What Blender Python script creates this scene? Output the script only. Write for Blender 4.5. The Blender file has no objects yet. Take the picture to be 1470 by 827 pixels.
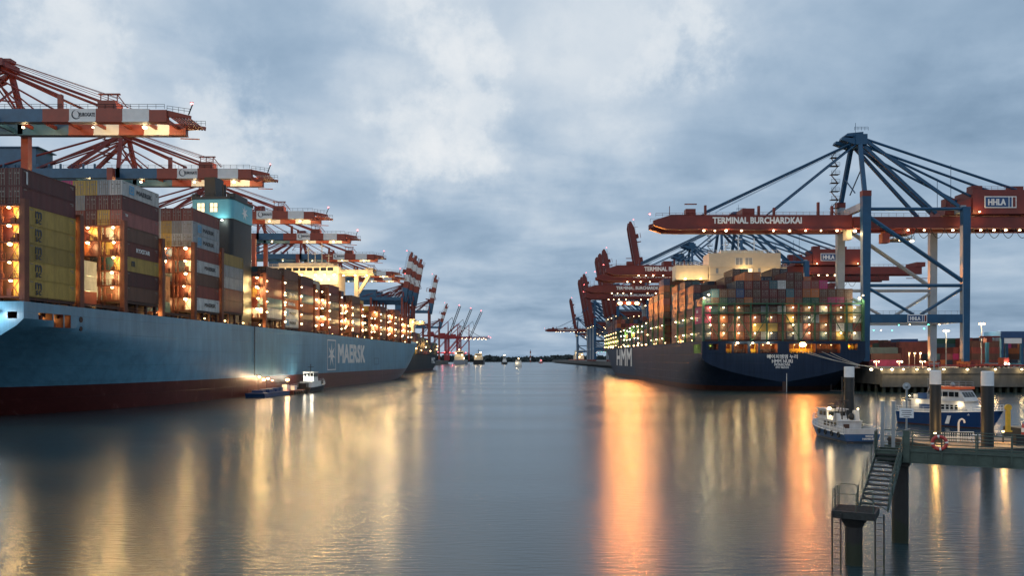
import bpy, bmesh, math, random
from mathutils import Vector, Matrix
R = math.radians
rnd = random.Random(11)
sc = bpy.context.scene
COL = sc.collection
F, HZ, CH = 1154.0, 515.5, 10.0


def P(px, py, D):
    """photo pixel at a distance from the camera -> world point"""
    return Vector(((px - 735) * D / F, D, CH - (py - HZ) * D / F))


# ------------------------------------------------------------------ mesh helper
class MB:
    def __init__(s):
        s.v, s.f, s.m = [], [], []

    def add(s, vs, fs, mi=0):
        b = len(s.v)
        s.v += [tuple(v) for v in vs]
        s.f += [[b + i for i in f] for f in fs]
        s.m += [mi] * len(fs)

    def box(s, x0, x1, y0, y1, z0, z1, mi=0):
        s.add([(x0, y0, z0), (x1, y0, z0), (x1, y1, z0), (x0, y1, z0), (x0, y0, z1), (x1, y0, z1), (x1, y1, z1), (x0, y1, z1)],
              [(0, 3, 2, 1), (4, 5, 6, 7), (0, 1, 5, 4), (1, 2, 6, 5), (2, 3, 7, 6), (3, 0, 4, 7)], mi)

    def cbox(s, c, sx, sy, sz, mi=0):
        s.box(c[0] - sx / 2, c[0] + sx / 2, c[1] - sy / 2, c[1] + sy / 2, c[2] - sz / 2, c[2] + sz / 2, mi)

    def _frame(s, a, b):
        d = (b - a)
        d.normalize()
        up = Vector((0, 0, 1)) if abs(d.z) < 0.95 else Vector((0, 1, 0))
        u = d.cross(up).normalized()
        return u, u.cross(d).normalized()

    def beam(s, a, b, w, h=None, mi=0, w2=None, h2=None):
        a, b = Vector(a), Vector(b)
        h = w if h is None else h
        w2 = w if w2 is None else w2
        h2 = h if h2 is None else h2
        u, v = s._frame(a, b)
        q = [(-1, -1), (1, -1), (1, 1), (-1, 1)]
        s.add([a + u * (i * w / 2) + v * (j * h / 2) for i, j in q] + [b + u * (i * w2 / 2) + v * (j * h2 / 2) for i, j in q],
              [(3, 2, 1, 0), (4, 5, 6, 7), (0, 1, 5, 4), (1, 2, 6, 5), (2, 3, 7, 6), (3, 0, 4, 7)], mi)

    def tube(s, a, b, r, n=6, mi=0, r2=None):
        a, b = Vector(a), Vector(b)
        r2 = r if r2 is None else r2
        u, v = s._frame(a, b)
        vs = []
        for p, q in ((a, r), (b, r2)):
            for i in range(n):
                t = 2 * math.pi * i / n
                vs.append(p + u * (math.cos(t) * q) + v * (math.sin(t) * q))
        fs = [(i, (i + 1) % n, n + (i + 1) % n, n + i) for i in range(n)]
        fs += [tuple(range(n - 1, -1, -1)), tuple(range(n, 2 * n))]
        s.add(vs, fs, mi)

    def path(s, pts, r, n=5, mi=0):
        for a, b in zip(pts, pts[1:]):
            s.tube(a, b, r, n, mi)

    def sphere(s, c, r, mi=0, seg=8, rings=5, sz=1.0):
        c = Vector(c)
        vs = [c + Vector((0, 0, r * sz))]
        for i in range(1, rings):
            t = math.pi * i / rings
            for j in range(seg):
                p = 2 * math.pi * j / seg
                vs.append(c + Vector((r * math.sin(t) * math.cos(p), r * math.sin(t) * math.sin(p), r * sz * math.cos(t))))
        vs.append(c - Vector((0, 0, r * sz)))
        fs = []
        for j in range(seg):
            fs.append((0, 1 + j, 1 + (j + 1) % seg))
            for i in range(rings - 2):
                a = 1 + i * seg
                fs.append((a + j, a + seg + j, a + seg + (j + 1) % seg, a + (j + 1) % seg))
            a = 1 + (rings - 2) * seg
            fs.append((a + j, len(vs) - 1, a + (j + 1) % seg))
        s.add(vs, fs, mi)

    def prism(s, poly, axis, lo, hi, mi=0):
        """poly of 2-D points; axis 'x': (y,z), 'y': (x,z), 'z': (x,y)"""
        def at(p, t):
            return {'x': (t, p[0], p[1]), 'y': (p[0], t, p[1]), 'z': (p[0], p[1], t)}[axis]
        n = len(poly)
        s.add([at(p, lo) for p in poly] + [at(p, hi) for p in poly],
              [tuple(range(n - 1, -1, -1)), tuple(range(n, 2 * n))] + [(i, (i + 1) % n, n + (i + 1) % n, n + i) for i in range(n)], mi)

    def rail(s, a, b, h=1.05, step=2.0, r=0.03, bars=2, mi=0):
        a, b = Vector(a), Vector(b)
        n = max(1, round((b - a).length / step))
        for i in range(n + 1):
            p = a.lerp(b, i / n)
            s.tube(p, p + Vector((0, 0, h)), r, 4, mi)
        for k in range(bars):
            o = Vector((0, 0, h * (k + 1) / bars))
            s.tube(a + o, b + o, r, 4, mi)

    def mesh(s, name, mats, smooth=0, recalc=True):
        me = bpy.data.meshes.new(name)
        me.from_pydata(s.v, [], s.f)
        for m in (mats if isinstance(mats, (list, tuple)) else [mats]):
            me.materials.append(m)
        me.polygons.foreach_set('material_index', s.m)
        if recalc:
            bm = bmesh.new()
            bm.from_mesh(me)
            bmesh.ops.recalc_face_normals(bm, faces=bm.faces)
            bm.to_mesh(me)
            bm.free()
        if smooth:
            me.polygons.foreach_set('use_smooth', [True] * len(me.polygons))
            me.set_sharp_from_angle(angle=R(smooth))
        return me

    def build(s, name, mats, parent=None, loc=(0, 0, 0), smooth=0, recalc=True):
        return link(name, s.mesh(name, mats, smooth, recalc), parent, loc)


def link(name, me, parent=None, loc=(0, 0, 0), rz=0.0):
    o = bpy.data.objects.new(name, me)
    COL.objects.link(o)
    o.parent = parent
    o.location = loc
    o.rotation_euler.z = rz
    return o


def tag(o, label=None, cat=None, group=None, kind=None):
    for k, v in (('label', label), ('category', cat), ('group', group), ('kind', kind)):
        if v:
            o[k] = v
    return o


def thing(name, label, cat, loc=(0, 0, 0), rz=0.0, group=None):
    return tag(link(name, None, None, loc, rz), label, cat, group)


def copy_tree(o, parent=None):
    c = o.copy()
    COL.objects.link(c)
    c.parent = parent
    for ch in list(o.children):
        copy_tree(ch, c)
    return c


# ------------------------------------------------------------------ materials
def mat(name, col, rough=0.55, metal=0.0, var=0.25, scale=0.6, bump=0.0, ridge=0.0, rust=0.0, streak=False, spec=0.5):
    m = bpy.data.materials.new(name)
    m.use_nodes = True
    N, L = m.node_tree.nodes, m.node_tree.links
    b = N['Principled BSDF']
    b.inputs['Roughness'].default_value = rough
    b.inputs['Metallic'].default_value = metal
    b.inputs['Specular IOR Level'].default_value = spec
    tc = N.new('ShaderNodeTexCoord')
    mp = N.new('ShaderNodeMapping')
    mp.inputs['Scale'].default_value = (1, 1, 0.25) if streak else (1, 1, 1)
    L.new(tc.outputs['Object'], mp.inputs['Vector'])
    nz = N.new('ShaderNodeTexNoise')
    nz.inputs['Scale'].default_value = scale
    nz.inputs['Detail'].default_value = 6
    nz.inputs['Roughness'].default_value = 0.65
    L.new(mp.outputs[0], nz.inputs['Vector'])
    mr = N.new('ShaderNodeMapRange')
    mr.inputs['From Min'].default_value = 0.3
    mr.inputs['From Max'].default_value = 0.7
    mr.inputs['To Min'].default_value = 1 - var
    mr.inputs['To Max'].default_value = 1 + var
    L.new(nz.outputs['Fac'], mr.inputs['Value'])
    mul = N.new('ShaderNodeVectorMath')
    mul.operation = 'SCALE'
    mul.inputs[0].default_value = col
    L.new(mr.outputs[0], mul.inputs['Scale'])
    out = mul.outputs[0]
    if ridge:
        oi = N.new('ShaderNodeObjectInfo')
        m3 = N.new('ShaderNodeMapRange')
        m3.inputs['To Min'].default_value = .7
        m3.inputs['To Max'].default_value = 1.25
        L.new(oi.outputs['Random'], m3.inputs['Value'])
        v3 = N.new('ShaderNodeVectorMath')
        v3.operation = 'SCALE'
        L.new(out, v3.inputs[0])
        L.new(m3.outputs[0], v3.inputs['Scale'])
        out = v3.outputs[0]
    if rust:
        n2 = N.new('ShaderNodeTexNoise')
        n2.inputs['Scale'].default_value = scale * 2.7
        n2.inputs['Detail'].default_value = 8
        n2.inputs['Roughness'].default_value = 0.75
        L.new(mp.outputs[0], n2.inputs['Vector'])
        cr = N.new('ShaderNodeValToRGB')
        cr.color_ramp.elements[0].position = 0.60
        cr.color_ramp.elements[1].position = 0.72
        cr.color_ramp.elements[1].color = (rust, rust, rust, 1)
        L.new(n2.outputs['Fac'], cr.inputs[0])
        mx = N.new('ShaderNodeMix')
        mx.data_type = 'RGBA'
        L.new(cr.outputs[0], mx.inputs['Factor'])
        L.new(out, mx.inputs['A'])
        mx.inputs['B'].default_value = (0.09, 0.045, 0.025, 1)
        out = mx.outputs['Result']
    L.new(out, b.inputs['Base Color'])
    if ridge or bump:
        bp = N.new('ShaderNodeBump')
        bp.inputs['Distance'].default_value = ridge or bump
        if ridge:
            wv = N.new('ShaderNodeTexWave')
            wv.bands_direction = 'Y'
            wv.inputs['Scale'].default_value = 1.05
            wv.wave_profile = 'SIN'
            L.new(tc.outputs['Object'], wv.inputs['Vector'])
            L.new(wv.outputs['Fac'], bp.inputs['Height'])
        else:
            L.new(nz.outputs['Fac'], bp.inputs['Height'])
        L.new(bp.outputs[0], b.inputs['Normal'])
    return m


def emit(name, col, st):
    m = bpy.data.materials.new(name)
    m.use_nodes = True
    b = m.node_tree.nodes['Principled BSDF']
    b.inputs['Base Color'].default_value = (0.2, 0.2, 0.2, 1)
    b.inputs['Emission Color'].default_value = (*col, 1)
    b.inputs['Emission Strength'].default_value = st
    m.cycles.emission_sampling = 'NONE'
    return m


WARM, AMBER, ORANGE, COOL = (1.0, 0.67, 0.27), (1.0, 0.56, 0.17), (1.0, 0.36, 0.08), (0.95, 0.97, 0.85)
M_WARM, M_AMBER, M_ORANGE, M_COOL = (emit('lamp glass warm', (1, .74, .40), 14), emit('lamp glass amber', (1, .62, .25), 12),
                                     emit('lamp glass sodium', (1, .52, .16), 26), emit('lamp glass white', (.95, 1, .85), 14))
M_RED, M_GREEN = emit('lamp glass red', (1, .12, .12), 12), emit('lamp glass green', (.1, 1, .55), 8)
M_WIN = emit('lit window', (1, .82, .48), 1.6)
LIGHTS = {}


def light(parent, loc, col, watt, r=0.25, spot=None, size=140):
    key = (col, watt, r, spot is not None, size)
    if key not in LIGHTS:
        d = bpy.data.lights.new('lamp light', 'SPOT' if spot else 'POINT')
        d.color = col
        d.energy = watt
        d.shadow_soft_size = r
        if spot:
            d.spot_size = R(size)
            d.spot_blend = 0.6
        LIGHTS[key] = d
    o = bpy.data.objects.new('lamp_light', LIGHTS[key])
    COL.objects.link(o)
    o.parent = parent
    o.location = loc
    if spot:
        o.rotation_euler = Vector(spot).to_track_quat('-Z', 'Y').to_euler()
    return o


BULBS = {}


def bulb(parent, loc, r, m, name='lamp'):
    key = (r, m.name)
    if key not in BULBS:
        b = MB()
        b.sphere((0, 0, 0), r, 0, 8, 5, 0.7)
        b.box(-r * 1.15, r * 1.15, -r * .5, r * .5, r * .62, r * .95, 1)
        BULBS[key] = b.mesh('lamp', [m, MAT['steel_dark']], 60)
    o = link(name, BULBS[key], parent, loc)
    q = rnd.uniform(.75, 1.25) if r < .7 else 1.0
    o.scale = (q, q, q * rnd.uniform(.8, 1.1))
    return o


MAT = dict(
    steel_dark=mat('dark steel', (.03, .03, .032), .6, .3),
    oxide=mat('red oxide steel', (.13, .038, .022), .6, .1, .3, rust=.5),
    oxide_dark=mat('dark oxide deck', (.05, .022, .016), .7, 0, .4, rust=.6),
    boat_white=mat('boat white paint', (.42, .44, .46), .5, 0, .14, 1.5, rust=.35, streak=True),
    white=mat('white paint', (.72, .72, .70), .45, 0, .08, rust=.25),
    cream=mat('cream paint', (.60, .50, .36), .5, 0, .06, rust=.12),
    black=mat('black paint', (.012, .014, .016), .5, 0, .3),
    glass=mat('dark glass', (.01, .014, .018), .08, 0, .1),
    letter=mat('white lettering', (.75, .74, .72), .5, 0, .1),
    letter_dark=mat('dark lettering', (.03, .035, .045), .5, 0, .1),
    letter_blue=mat('blue lettering', (.08, .30, .50), .5, 0, .1),
    ship_cyan=mat('light blue house paint', (.13, .42, .50), .4, 0, .08),
    green=mat('green lashing steel', (.025, .085, .045), .55, .1, .3, rust=.5),
    c_red=mat('crane red', (.27, .050, .026), .5, 0, .2, .3, rust=.3),
    c_white=mat('crane white', (.70, .69, .66), .5, 0, .1, .3, rust=.2),
    c_blue=mat('crane blue', (.035, .105, .18), .5, 0, .2, .3, rust=.3),
    c_maroon=mat('crane maroon', (.18, .022, .016), .5, 0, .25, .3, rust=.3),
    h_blue=mat('gantry blue', (.009, .066, .145), .45, 0, .2, .25, rust=.25),
    h_red=mat('gantry red', (.15, .020, .014), .5, 0, .2, .25, rust=.25),
    h_silver=mat('gantry silver', (.27, .31, .35), .4, .1, .12, .2),
    concrete=mat('quay concrete', (.095, .09, .08), .8, 0, .35, .35, bump=.05, rust=.5, streak=True),
    apron=mat('quay paving', (.13, .12, .11), .8, 0, .3, .1),
    pile=mat('dark piling', (.022, .021, .021), .7, 0, .4, 1.2, rust=.15, streak=True),
    pile_white=mat('white pile cap paint', (.68, .70, .72), .5, 0, .08, 1.5),
    jetty=mat('green jetty steel', (.055, .085, .072), .55, .2, .3, 2.0, rust=.5),
    tread=mat('dark grating', (.03, .034, .034), .7, .3, .3, 4.0),
    plank=mat('grey planks', (.30, .22, .14), .75, 0, .35, 1.5, bump=.02),
    galv=mat('galvanised steel', (.27, .30, .32), .45, .5, .15, 2.0),
    navy=mat('navy boat paint', (.015, .055, .16), .3, 0, .15, .8),
    orange=mat('orange paint', (.75, .12, .03), .5, 0, .1, 1.0),
    yellow=mat('yellow paint', (.60, .36, .03), .5, 0, .15, 2.0),
    redlight=mat('red lifebuoy', (.40, .04, .035), .5, 0, .1, 3.0),
    rope=mat('mooring rope', (.42, .40, .36), .8, 0, .2, 3.0),
    grey_boat=mat('grey boat paint', (.22, .24, .27), .45, 0, .1, 1.0),
    forest=mat('far wood', (.030, .042, .044), .9, 0, .5, .05),
)
COLS = dict(
    maroon=('dark maroon', (0.0828, 0.0144, 0.01296)), red=('rust red', (0.1656, 0.0324, 0.0216)), brown=('brown', (0.0936, 0.0396, 0.02304)),
    yellow=('mustard yellow', (0.36, 0.2376, 0.0504)), grey=('pale grey', (0.2592, 0.2808, 0.2952)), white=('white', (0.4896, 0.4896, 0.4752)),
    blue=('blue', (0.0216, 0.0504, 0.1296)), green=('dark green', (0.018, 0.072, 0.0468)), orange=('orange', (0.36, 0.1008, 0.0252)),
    magenta=('magenta', (0.36, 0.0216, 0.1152)), teal=('teal grey', (0.036, 0.0936, 0.1152)), pink=('faded red', (0.2376, 0.072, 0.0612)),
    navy=('navy', (0.01296, 0.0216, 0.0432)))
CM = {k: mat('container ' + v[0], v[1], .55, 0, .34, .7, ridge=.09, rust=.7, streak=True) for k, v in COLS.items()}


def weathered_pile():
    m = mat('tide stained pile', (.026, .024, .023), .65, 0, .45, 1.4, bump=.03, rust=.35, streak=True)
    N, L = m.node_tree.nodes, m.node_tree.links
    b = N['Principled BSDF']
    src = b.inputs['Base Color'].links[0].from_socket
    g = N.new('ShaderNodeNewGeometry')
    se = N.new('ShaderNodeSeparateXYZ')
    L.new(g.outputs['Position'], se.inputs[0])
    nz = N.new('ShaderNodeTexNoise')
    nz.inputs['Scale'].default_value = 2.2
    nz.inputs['Detail'].default_value = 6
    L.new(g.outputs['Position'], nz.inputs['Vector'])
    ad = N.new('ShaderNodeMath')
    ad.operation = 'MULTIPLY_ADD'
    L.new(nz.outputs['Fac'], ad.inputs[0])
    ad.inputs[1].default_value = 1.6
    L.new(se.outputs['Z'], ad.inputs[2])
    r = N.new('ShaderNodeMapRange')
    r.inputs['From Min'].default_value = 1.75
    r.inputs['From Max'].default_value = 2.15
    L.new(ad.outputs[0], r.inputs['Value'])
    x = N.new('ShaderNodeMix')
    x.data_type = 'RGBA'
    L.new(r.outputs[0], x.inputs['Factor'])
    x.inputs['A'].default_value = (.020, .026, .012, 1)
    L.new(src, x.inputs['B'])
    L.new(x.outputs['Result'], b.inputs['Base Color'])
    return m


MAT['pile'] = weathered_pile()
M_ROD = mat('door rods', (.20, .18, .16), .5, .4)


# ------------------------------------------------------------------ lettering
def text_mesh(body, height, m, bold=0.02, width=None, extr=0.015):
    cu = bpy.data.curves.new('lettering', 'FONT')
    cu.body = body
    cu.size = 1.0
    cu.extrude = 0.0
    cu.resolution_u = 2
    cu.align_x = 'CENTER'
    o = bpy.data.objects.new('lettering', cu)
    COL.objects.link(o)
    dg = bpy.context.evaluated_depsgraph_get()
    me = bpy.data.meshes.new_from_object(o.evaluated_get(dg))
    bpy.data.objects.remove(o)
    me.name = 'lettering'
    xs = [v.co.x for v in me.vertices]
    ys = [v.co.y for v in me.vertices]
    k = height / (max(ys) - min(ys))
    kx = width / (max(xs) - min(xs)) if width else k
    cx, cy = (max(xs) + min(xs)) / 2, (max(ys) + min(ys)) / 2
    V = [((v.co.x - cx) * kx, (v.co.y - cy) * k) for v in me.vertices]
    Fc = [tuple(p.vertices) for p in me.polygons]
    b = MB()
    d = bold * height
    sh = [(-d, -d), (d, d), (-d, d), (d, -d), (0, 0)] if bold else [(0, 0)]
    cnt = {}
    for f in Fc:
        for e in zip(f, f[1:] + f[:1]):
            cnt[tuple(sorted(e))] = cnt.get(tuple(sorted(e)), 0) + 1
    for q, (dx, dy) in enumerate(sh):
        zt = extr + .004 * q
        n_ = len(V)
        b.add([(x + dx, y + dy, -.004 * q) for x, y in V] + [(x + dx, y + dy, zt) for x, y in V],
              [tuple(i + n_ for i in f) for f in Fc] +
              [(e0, e1, e1 + n_, e0 + n_) for f in Fc for e0, e1 in zip(f, f[1:] + f[:1]) if cnt[tuple(sorted((e0, e1)))] == 1])
    me = b.mesh('lettering', m, recalc=False)
    return me


FACE = {'-y': (R(90), 0, 0), '+x': (R(90), 0, R(90)), '-x': (R(90), 0, R(-90)), '+y': (R(90), 0, R(180))}


def put_text(me, parent, loc, face, name='lettering'):
    o = link(name, me, parent, loc)
    o.rotation_euler = FACE[face]
    return o


def flat_mesh(polys, m, extr=0.02, name='emblem'):
    """polygons in the XY plane, facing +Z"""
    b = MB()
    for p in polys:
        b.prism(p, 'z', 0, extr)
    return b.mesh(name, m)


def star_poly(r1, r2, n=7):
    return [((r1 if i % 2 == 0 else r2) * math.sin(math.pi * i / n), (r1 if i % 2 == 0 else r2) * math.cos(math.pi * i / n)) for i in range(2 * n)]


def ring_polys(w, h, t):
    return [[(-w, -h), (w, -h), (w, -h + t), (-w, -h + t)], [(-w, h - t), (w, h - t), (w, h), (-w, h)],
            [(-w, -h + t), (-w + t, -h + t), (-w + t, h - t), (-w, h - t)], [(w - t, -h + t), (w, -h + t), (w, h - t), (w - t, h - t)]]
# ------------------------------------------------------------------ camera, sky, sun
cam = bpy.data.objects.new('camera', bpy.data.cameras.new('camera'))
COL.objects.link(cam)
cam.location = (0, 0, CH)
cam.rotation_euler = (R(90), 0, 0)
cam.data.sensor_width = 36
cam.data.lens = 36 * F / 1470
cam.data.shift_y = (HZ - 413.5) / 1470
cam.data.clip_end = 60000
cam.data.clip_start = 0.5
sc.camera = cam
sc.view_settings.view_transform = 'Standard'
sc.view_settings.look = 'None'
sc.view_settings.exposure = 0
sc.view_settings.gamma = 1
sc.view_settings.use_curve_mapping = False
cy = sc.cycles
cy.use_denoising = True
cy.max_bounces = 5
cy.diffuse_bounces = 2
cy.glossy_bounces = 3
cy.transmission_bounces = 2
cy.sample_clamp_indirect = 4
cy.sample_clamp_direct = 30
cy.use_light_tree = True
cy.caustics_reflective = False
cy.caustics_refractive = False

SUN_EL, SUN_AZ = 4.0, 250.0
w = bpy.data.worlds.new('World')
sc.world = w
w.use_nodes = True
N, L = w.node_tree.nodes, w.node_tree.links
bg = N['Background']
sky = N.new('ShaderNodeTexSky')
sky.sky_type = 'NISHITA'
sky.sun_disc = False
sky.sun_elevation = R(SUN_EL)
sky.sun_rotation = R(SUN_AZ)
tc = N.new('ShaderNodeTexCoord')
DIR = tc.outputs['Generated']


def vm(op, a, b=None, out=0):
    n = N.new('ShaderNodeVectorMath')
    n.operation = op
    for i, x in enumerate((a, b)):
        if x is None:
            continue
        if hasattr(x, 'links'):
            L.new(x, n.inputs[i])
        else:
            n.inputs[i].default_value = x
    return n.outputs[out]


def ma(op, a, b=None, c=None, clamp=False):
    n = N.new('ShaderNodeMath')
    n.operation = op
    n.use_clamp = clamp
    for i, x in enumerate((a, b, c)):
        if x is None:
            continue
        if hasattr(x, 'links'):
            L.new(x, n.inputs[i])
        else:
            n.inputs[i].default_value = x
    return n.outputs[0]


def noise(vec, scale, detail=5, rough=0.55, dist=0.0):
    n = N.new('ShaderNodeTexNoise')
    n.inputs['Scale'].default_value = scale
    n.inputs['Detail'].default_value = detail
    n.inputs['Roughness'].default_value = rough
    n.inputs['Distortion'].default_value = dist
    L.new(vec, n.inputs['Vector'])
    return n.outputs['Fac']


sep = N.new('ShaderNodeSeparateXYZ')
L.new(DIR, sep.inputs[0])
zz = ma('MAXIMUM', sep.outputs['Z'], 0.0)
den = ma('ADD', zz, 0.16)
cmb = N.new('ShaderNodeCombineXYZ')
L.new(ma('DIVIDE', sep.outputs['X'], den), cmb.inputs[0])
L.new(ma('DIVIDE', sep.outputs['Y'], den), cmb.inputs[1])
big = noise(cmb.outputs[0], 0.9, 7, 0.52, 0.5)
mid = noise(cmb.outputs[0], 2.6, 6, 0.5, 0.3)
wob = N.new('ShaderNodeTexNoise')
wob.inputs['Scale'].default_value = 9
wob.inputs['Detail'].default_value = 9
wob.inputs['Roughness'].default_value = 0.62
L.new(DIR, wob.inputs['Vector'])
dirw = vm('ADD', DIR, vm('SCALE', vm('SUBTRACT', wob.outputs['Color'], (0.5, 0.5, 0.5)), None))
N[-1].name
for n in N:
    if n.type == 'VECT_MATH' and n.operation == 'SCALE':
        n.inputs['Scale'].default_value = 0.30
cl = ma('ADD', ma('ADD', ma('MULTIPLY', big, 0.70), ma('MULTIPLY', mid, 0.48)), 0.225)
# brighter openings in the cloud deck, as directions
for px, py, rad, amp in ((660, 135, 95, .22), (690, 80, 300, .09), (620, 165, 150, .07), (70, 45, 95, .20), (60, 60, 240, .10), (315, 212, 85, .26), (590, 185, 80, .12),
                         (965, 95, 70, .16), (950, 60, 200, .08), (820, 220, 160, .07), (150, 110, 200, .07), (880, 20, 150, .08), (420, 90, 130, -.06),
                         (1280, 120, 260, -.05), (1400, 330, 260, -.10), (800, 320, 200, -.07), (1380, 200, 160, -.04), (640, 300, 130, -.05), (800, 450, 220, -.05)):
    d = (P(px, py, 1.0) - Vector((0, 0, CH))).normalized()
    dist = vm('DISTANCE', dirw, tuple(d), 'Value')
    mr = N.new('ShaderNodeMapRange')
    mr.interpolation_type = 'SMOOTHERSTEP'
    mr.inputs['From Min'].default_value = 0
    mr.inputs['From Max'].default_value = rad / F * 1.25
    mr.inputs['To Min'].default_value = amp
    mr.inputs['To Max'].default_value = 0
    L.new(dist, mr.inputs['Value'])
    cl = ma('ADD', cl, mr.outputs[0])
# the deck thins and greys towards the horizon
cl = ma('SUBTRACT', cl, ma('MULTIPLY', ma('POWER', ma('SUBTRACT', 1.0, zz, clamp=True), 9.0), 0.02))
cl = ma('MULTIPLY', cl, 0.7)
ramp = N.new('ShaderNodeValToRGB')
ramp.color_ramp.interpolation = 'B_SPLINE'
e = ramp.color_ramp.elements
e[0].position, e[0].color = 0.30, (.15, .245, .365, 1)
e[1].position, e[1].color = 0.90, (.90, .92, .94, 1)
for p, c in ((0.41, (.235, .345, .485, 1)), (0.51, (.34, .465, .615, 1)), (0.60, (.475, .585, .715, 1)), (0.72, (.70, .77, .84, 1))):
    q = e.new(p)
    q.color = c
L.new(cl, ramp.inputs[0])
clouds = vm('SCALE', ramp.outputs[0], None)
N[-1].inputs['Scale'].default_value = 10.0
mx = N.new('ShaderNodeMix')
mx.data_type = 'RGBA'
mx.inputs['Factor'].default_value = 0.95
L.new(sky.outputs[0], mx.inputs['A'])
L.new(clouds, mx.inputs['B'])
L.new(mx.outputs['Result'], bg.inputs['Color'])
bg.inputs['Strength'].default_value = 0.10

sl = bpy.data.lights.new('sun', 'SUN')
sl.energy = 0.4
sl.angle = R(14)
sl.color = (1, .93, .86)
so = bpy.data.objects.new('sun', sl)
COL.objects.link(so)
so.rotation_euler = (R(90 - 24), 0, R(-38))   # low, behind the camera on the left, through the cloud

# ------------------------------------------------------------------ water
def water_mat():
    m = bpy.data.materials.new('harbour water')
    m.use_nodes = True
    N, L = m.node_tree.nodes, m.node_tree.links
    b = N['Principled BSDF']
    b.inputs['Base Color'].default_value = (.020, .042, .050, 1)
    b.inputs['IOR'].default_value = 1.33
    g = N.new('ShaderNodeNewGeometry')

    def nz(sx, sy, scale, detail):
        mp = N.new('ShaderNodeMapping')
        mp.inputs['Scale'].default_value = (sx, sy, 1)
        L.new(g.outputs['Position'], mp.inputs['Vector'])
        n = N.new('ShaderNodeTexNoise')
        n.inputs['Scale'].default_value = scale
        n.inputs['Detail'].default_value = detail
        L.new(mp.outputs[0], n.inputs['Vector'])
        return n.outputs['Fac']
    r = N.new('ShaderNodeMapRange')
    r.inputs['From Min'].default_value = .35
    r.inputs['From Max'].default_value = .65
    r.inputs['To Min'].default_value = .15
    r.inputs['To Max'].default_value = .22
    L.new(nz(.25, 1.0, .035, 4), r.inputs['Value'])
    L.new(r.outputs[0], b.inputs['Roughness'])
    b1 = N.new('ShaderNodeBump')
    b1.inputs['Distance'].default_value = .032
    b1.inputs['Strength'].default_value = 1
    L.new(nz(.30, 1.0, 2.6, 4), b1.inputs['Height'])
    L.new(b1.outputs[0], b.inputs['Normal'])
    return m


b = MB()
b.add([(-9000, -400, 0), (9000, -400, 0), (9000, 14000, 0), (-9000, 14000, 0)], [(0, 1, 2, 3)])
tag(b.build('water', water_mat(), recalc=False), kind='structure')

# ------------------------------------------------------------------ far shore
b = MB()
pts = []
n = 90
for i in range(n + 1):
    x = -1500 + 4200 * i / n
    pts.append((x, 9 + 10 * (0.5 + 0.5 * math.sin(i * .31 + 1)) + 4 * math.sin(i * .93)))
vs, fs = [], []
for i, (x, h) in enumerate(pts):
    for j, (y, k) in enumerate(((2590, -.05), (2620, .3), (2720, .8), (2850, 1.0), (3300, .6))):
        vs.append((x, y, h * k if k > 0 else -1))
for i in range(n):
    for j in range(4):
        a = i * 5 + j
        fs.append((a, a + 5, a + 6, a + 1))
b.add(vs, fs)
tag(b.build('hills', MAT['forest']), kind='structure')
b = MB()
for i in range(2600):
    x = rnd.uniform(-420, 620)
    y = rnd.uniform(2595, 2760)
    t = (x + 1500) / 4200 * n
    h = pts[int(t)][1] * (0.25 + .6 * (y - 2595) / 165)
    r = rnd.uniform(3.5, 7.5)
    c = Vector((x, y, h + r * .7))
    for k in range(5):
        o = Vector((rnd.gauss(0, r * .5), rnd.gauss(0, r * .5), rnd.gauss(0, r * .45)))
        a = Vector((rnd.gauss(0, 1), rnd.gauss(0, 1), rnd.gauss(0, 1))).normalized() * r * .7
        q = a.cross(Vector((rnd.gauss(0, 1), 1, rnd.gauss(0, 1)))).normalized() * r * .7
        b.add([c + o + a, c + o + q, c + o - a, c + o - q], [(0, 1, 2, 3)])
tag(b.build('far_wood', MAT['forest'], recalc=False), kind='stuff')

# ------------------------------------------------------------------ quays
QX, QY = 109.6, 238.0
b = MB()
b.box(QX, 900, QY, 2200, 2.4, 7.0)                      # deck slab with the pale cap face
b.box(QX - .35, 900, QY - .35, QY + 1.2, 5.6, 7.35)     # coping
b.box(QX + 7, 900, QY + 9, 2200, -2, 2.398, 1)          # dark bank behind the piles
b.box(QX - .2, 900, QY - .2, QY + 1.0, 1.7, 2.6, 0)
for i in range(46):
    b.tube((QX + 1 + i * 2.3, QY + 1.2, -2), (QX + 1 + i * 2.3, QY + 1.2, 2.4), .55, 8, 1)
for i in range(90):
    b.tube((QX + 1, QY + 6 + i * 5, -2), (QX + 1, QY + 6 + i * 5, 2.4), .5, 6, 1)
tag(b.build('quay_terminal', [MAT['concrete'], MAT['pile']]), kind='structure')
b = MB()
b.box(-800, -123.4, 96, 1560, -2, 6.8)
tag(b.build('quay_opposite', [MAT['concrete']]), kind='structure')
b = MB()
b.add([(QX + 1.2, QY + 1.5, 7.01), (900, QY + 1.5, 7.01), (900, 2200, 7.01), (QX + 1.2, 2200, 7.01)], [(0, 1, 2, 3)])
tag(b.build('quay_paving', MAT['apron'], recalc=False), kind='structure')
# ------------------------------------------------------------------ containers
TIER = ('bottom', 'second', 'third', 'fourth', 'fifth', 'sixth', 'seventh', 'eighth', 'ninth')
NTH = ('first', 'second', 'third', 'fourth', 'fifth', 'sixth', 'seventh', 'eighth', 'ninth', 'tenth', 'eleventh', 'twelfth',
       'thirteenth', 'fourteenth', 'fifteenth', 'sixteenth', 'seventeenth', 'eighteenth', 'nineteenth', 'twentieth', 'twenty-first', 'twenty-second', 'twenty-third')
CW = 2.44
CMESH = {}


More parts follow.
